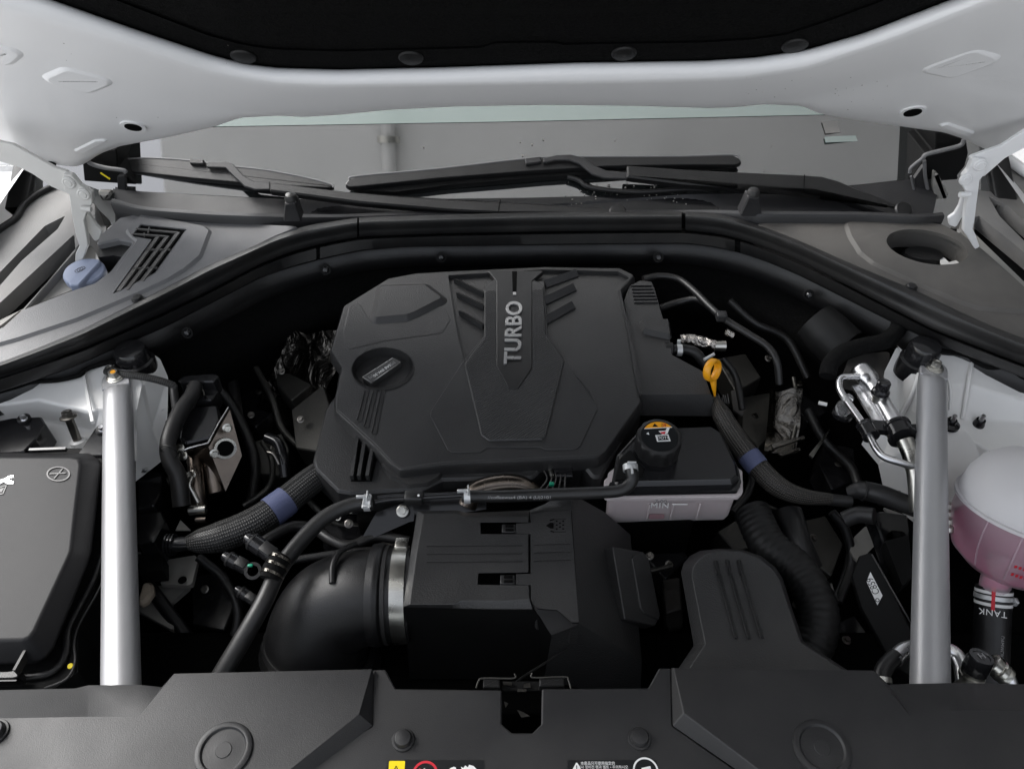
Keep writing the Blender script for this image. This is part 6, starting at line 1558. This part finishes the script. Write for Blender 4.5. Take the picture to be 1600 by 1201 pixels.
# control module with label
ecm = thing('control_module', 'black module with a white label turned upside down, left of the right brace bar', 'control box', Z(1370, 940, -.1))
EQ = Pl(Z(1370, 930, -.075), (-.35, -.35, .8))
prof('housing', [(1342, 868), (1362, 862), (1385, 900), (1432, 1000), (1432, 1065), (1395, 1040), (1345, 950), (1330, 900)], EQ, [(0, -.05), (0, -.003), (.002, 0)], M['black'], ecm, fil=.004)
bar_on('edge_rib', EQ, (1362, 866), (1430, 985), .002, .003, M['gloss'], ecm)
prof('label', [(1360, 893), (1379, 930), (1371, 945), (1354, 908)], Pl(EQ.o + EQ.n * .001, EQ.n), [(0, 0), (0, .0004)], M['wprint'], ecm)
LQn = Pl(EQ.o + EQ.n * .0016, EQ.n)
ud = LQn.p(1359, 904) - LQn.p(1370, 927)
text('print', 'C859', LQn.p(1364.5, 915), ud, EQ.n.cross(ud), .0125, M['blabel'], ecm, ext=.0001, sx=.80)
ringband('label_dot', LQn.p(1371, 937), EQ.n, .0016, .0026, .0003, M['blabel'], ecm, seg=16)
cn2 = thing('module_lever', 'glossy black lever connector above the control module', 'connector', Z(1395, 850, -.06))
prof('lever', [(1362, 800), (1380, 798), (1418, 803), (1423, 830), (1418, 850), (1412, 832), (1396, 830), (1386, 838), (1392, 860), (1408, 900), (1405, 905), (1388, 872), (1374, 830)], ZP(-.055, -.1), [(0, -.025), (0, -.002), (.0025, 0)], M['gloss'], cn2, fil=.004)
prof('back_shell', [(1383, 845), (1420, 835), (1426, 900), (1410, 915)], ZP(-.075), [(0, -.02), (0, 0)], M['black'], cn2)
tube('cable_arm', [Z(1318, 812, -.09), Z(1340, 804, -.08), Z(1366, 806, -.07)], .012, M['rubber'], cn2, seg=16)
wl = thing('wiring_loom', 'taped black loom running right behind the right brace bar, above the lever connector', 'wiring loom', Z(1380, 780, -.07))
tube('loom', [Z(1325, 770, -.09), Z(1345, 766, -.08), Z(1375, 772, -.07), Z(1410, 785, -.07), Z(1450, 800, -.07)], [.009, .014, .0145, .014, .014], M['rubber'], wl, seg=18)
for a, b_ in ((1350, 767), (1376, 773), (1402, 782)):
    ringband('tape_edge', Z(a, b_, -.074), (1, -.3, 0), .0135, .0152, .002, M['rubber'], wl, seg=24)
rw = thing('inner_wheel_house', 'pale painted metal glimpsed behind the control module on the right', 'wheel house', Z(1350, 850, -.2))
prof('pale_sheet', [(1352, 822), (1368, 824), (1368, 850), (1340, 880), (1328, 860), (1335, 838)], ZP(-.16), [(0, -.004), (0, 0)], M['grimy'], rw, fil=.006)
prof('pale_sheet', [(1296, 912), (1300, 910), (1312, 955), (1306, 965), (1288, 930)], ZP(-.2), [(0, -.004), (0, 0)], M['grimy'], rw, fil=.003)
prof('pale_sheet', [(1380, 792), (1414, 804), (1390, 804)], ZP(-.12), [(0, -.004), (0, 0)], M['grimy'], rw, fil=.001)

# ================================================================== dim machinery deep in the bay
eng = thing('engine', 'dark engine castings, pulleys and pipes dimly seen in the gaps below the covers', 'engine', Z(780, 760, -.2))
def deep_box(px, z, mat, h=.05, fil=.004): return prof('casting', px, ZP(z, random.uniform(-.2, .2), random.uniform(-.1, .3), Z(*px[0], z).x, Z(*px[0], z).y), [(-.002, -h), (0, -.002), (.002, 0)], mat, eng, fil=fil)
for px, z, m_ in (
    ([(455, 640), (505, 600), (520, 650), (495, 705), (462, 700)], -.15, 'dcast'), ([(430, 560), (480, 548), (500, 590), (455, 625), (432, 600)], -.18, 'dcast'),
    ([(380, 600), (420, 590), (432, 640), (398, 668), (376, 640)], -.24, 'gloss'), ([(395, 690), (440, 676), (452, 700), (450, 745), (405, 740)], -.20, 'dcast'),
    ([(300, 900), (352, 890), (372, 930), (350, 985), (300, 975)], -.26, 'gloss'), ([(250, 985), (300, 990), (330, 1030), (280, 1060), (236, 1040)], -.24, 'dcast'),
    ([(590, 815), (640, 812), (632, 850), (598, 855)], -.13, 'dcast'), ([(520, 800), (560, 805), (568, 840), (530, 845), (505, 825)], -.12, 'gloss'),
    ([(640, 790), (700, 786), (705, 800), (645, 802)], -.09, 'dcast'), ([(900, 780), (948, 800), (950, 830), (915, 825)], -.14, 'dcast'),
    ([(960, 838), (1060, 835), (1075, 870), (1040, 905), (1000, 860)], -.19, 'gloss'), ([(1035, 905), (1062, 900), (1066, 950), (1040, 958)], -.18, 'dcast'),
    ([(1120, 830), (1170, 800), (1185, 850), (1150, 862)], -.20, 'dcast'), ([(1160, 620), (1205, 612), (1220, 665), (1185, 700), (1160, 670)], -.20, 'dcast'),
    ([(1230, 560), (1290, 580), (1300, 640), (1262, 660), (1232, 620)], -.24, 'gloss'), ([(1120, 560), (1165, 552), (1190, 590), (1150, 612)], -.16, 'dcast'),
    ([(1290, 690), (1335, 700), (1340, 750), (1300, 765), (1280, 725)], -.22, 'gloss'), ([(1225, 820), (1290, 805), (1318, 850), (1300, 900), (1250, 860)], -.24, 'dcast'),
    ([(1290, 980), (1335, 960), (1370, 1010), (1330, 1048), (1290, 1030)], -.22, 'gloss'), ([(230, 640), (262, 628), (268, 655), (240, 672)], -.14, 'dcast')):
    deep_box(px, z, M[m_])
for pts, r_, m_ in (
    ([(345, 610, -.14), (372, 650, -.17), (398, 720, -.2), (392, 790, -.22)], .009, 'hose'), ([(400, 575, -.16), (425, 622, -.17), (440, 668, -.19), (470, 700, -.2)], .006, 'dcast'),
    ([(330, 540, -.15), (360, 590, -.18), (372, 660, -.2)], .011, 'hose'), ([(410, 690, -.17), (425, 720, -.18), (420, 760, -.19), (380, 790, -.2)], .005, 'dcast'),
    ([(225, 905, -.2), (262, 955, -.22), (300, 1010, -.24), (310, 1070, -.26)], .010, 'hose'), ([(310, 870, -.16), (350, 905, -.18), (372, 960, -.2), (352, 1040, -.24)], .007, 'hose'),
    ([(480, 780, -.10), (520, 815, -.12), (560, 822, -.13), (620, 828, -.14)], .005, 'dcast'), ([(560, 845, -.13), (600, 842, -.14), (640, 832, -.14)], .003, 'dcast'),
    ([(1140, 470, -.06), (1180, 505, -.08), (1230, 530, -.10), (1262, 590, -.14)], .007, 'hose'), ([(1130, 560, -.08), (1150, 590, -.1), (1160, 640, -.13)], .006, 'hose'),
    ([(1240, 590, -.14), (1248, 640, -.16), (1238, 690, -.18)], .004, 'dcast'), ([(1262, 640, -.16), (1290, 690, -.18), (1330, 730, -.2), (1345, 770, -.21)], .008, 'hose'),
    ([(1145, 800, -.12), (1168, 770, -.11), (1176, 740, -.10)], .006, 'hose'), ([(1190, 790, -.13), (1215, 800, -.14), (1240, 830, -.16), (1252, 870, -.18)], .005, 'dcast'),
    ([(1300, 800, -.13), (1322, 830, -.15), (1330, 880, -.18), (1310, 940, -.2)], .007, 'hose'), ([(985, 880, -.15), (1010, 892, -.15), (1050, 884, -.15)], .004, 'dcast'),
    ([(1230, 1000, -.2), (1290, 960, -.2), (1320, 900, -.2), (1330, 860, -.2)], .006, 'hose')):
    tube('pipe', [Z(*p) for p in pts], r_, M[m_], eng, seg=12)
for a, b_, z in ((470, 655, -.135), (440, 580, -.165), (405, 612, -.225), (420, 700, -.185), (320, 920, -.245), (280, 1010, -.225), (606, 830, -.118), (545, 818, -.105), (1015, 868, -.17), (1045, 882, -.16), (1180, 650, -.185), (1140, 580, -.145), (1250, 600, -.225),
                 (1310, 725, -.205), (1270, 840, -.225), (1322, 1000, -.205), (930, 805, -.125), (250, 648, -.125), (392, 648, -.22), (1200, 560, -.1), (1245, 945, -.19)):
    bolt('bolt', Z(a, b_, z), Vector((random.uniform(-.4, .4), random.uniform(-.6, .1), 1)), .0045, M['dsteel'], eng, h=.006)
tag(eng, kind=None)
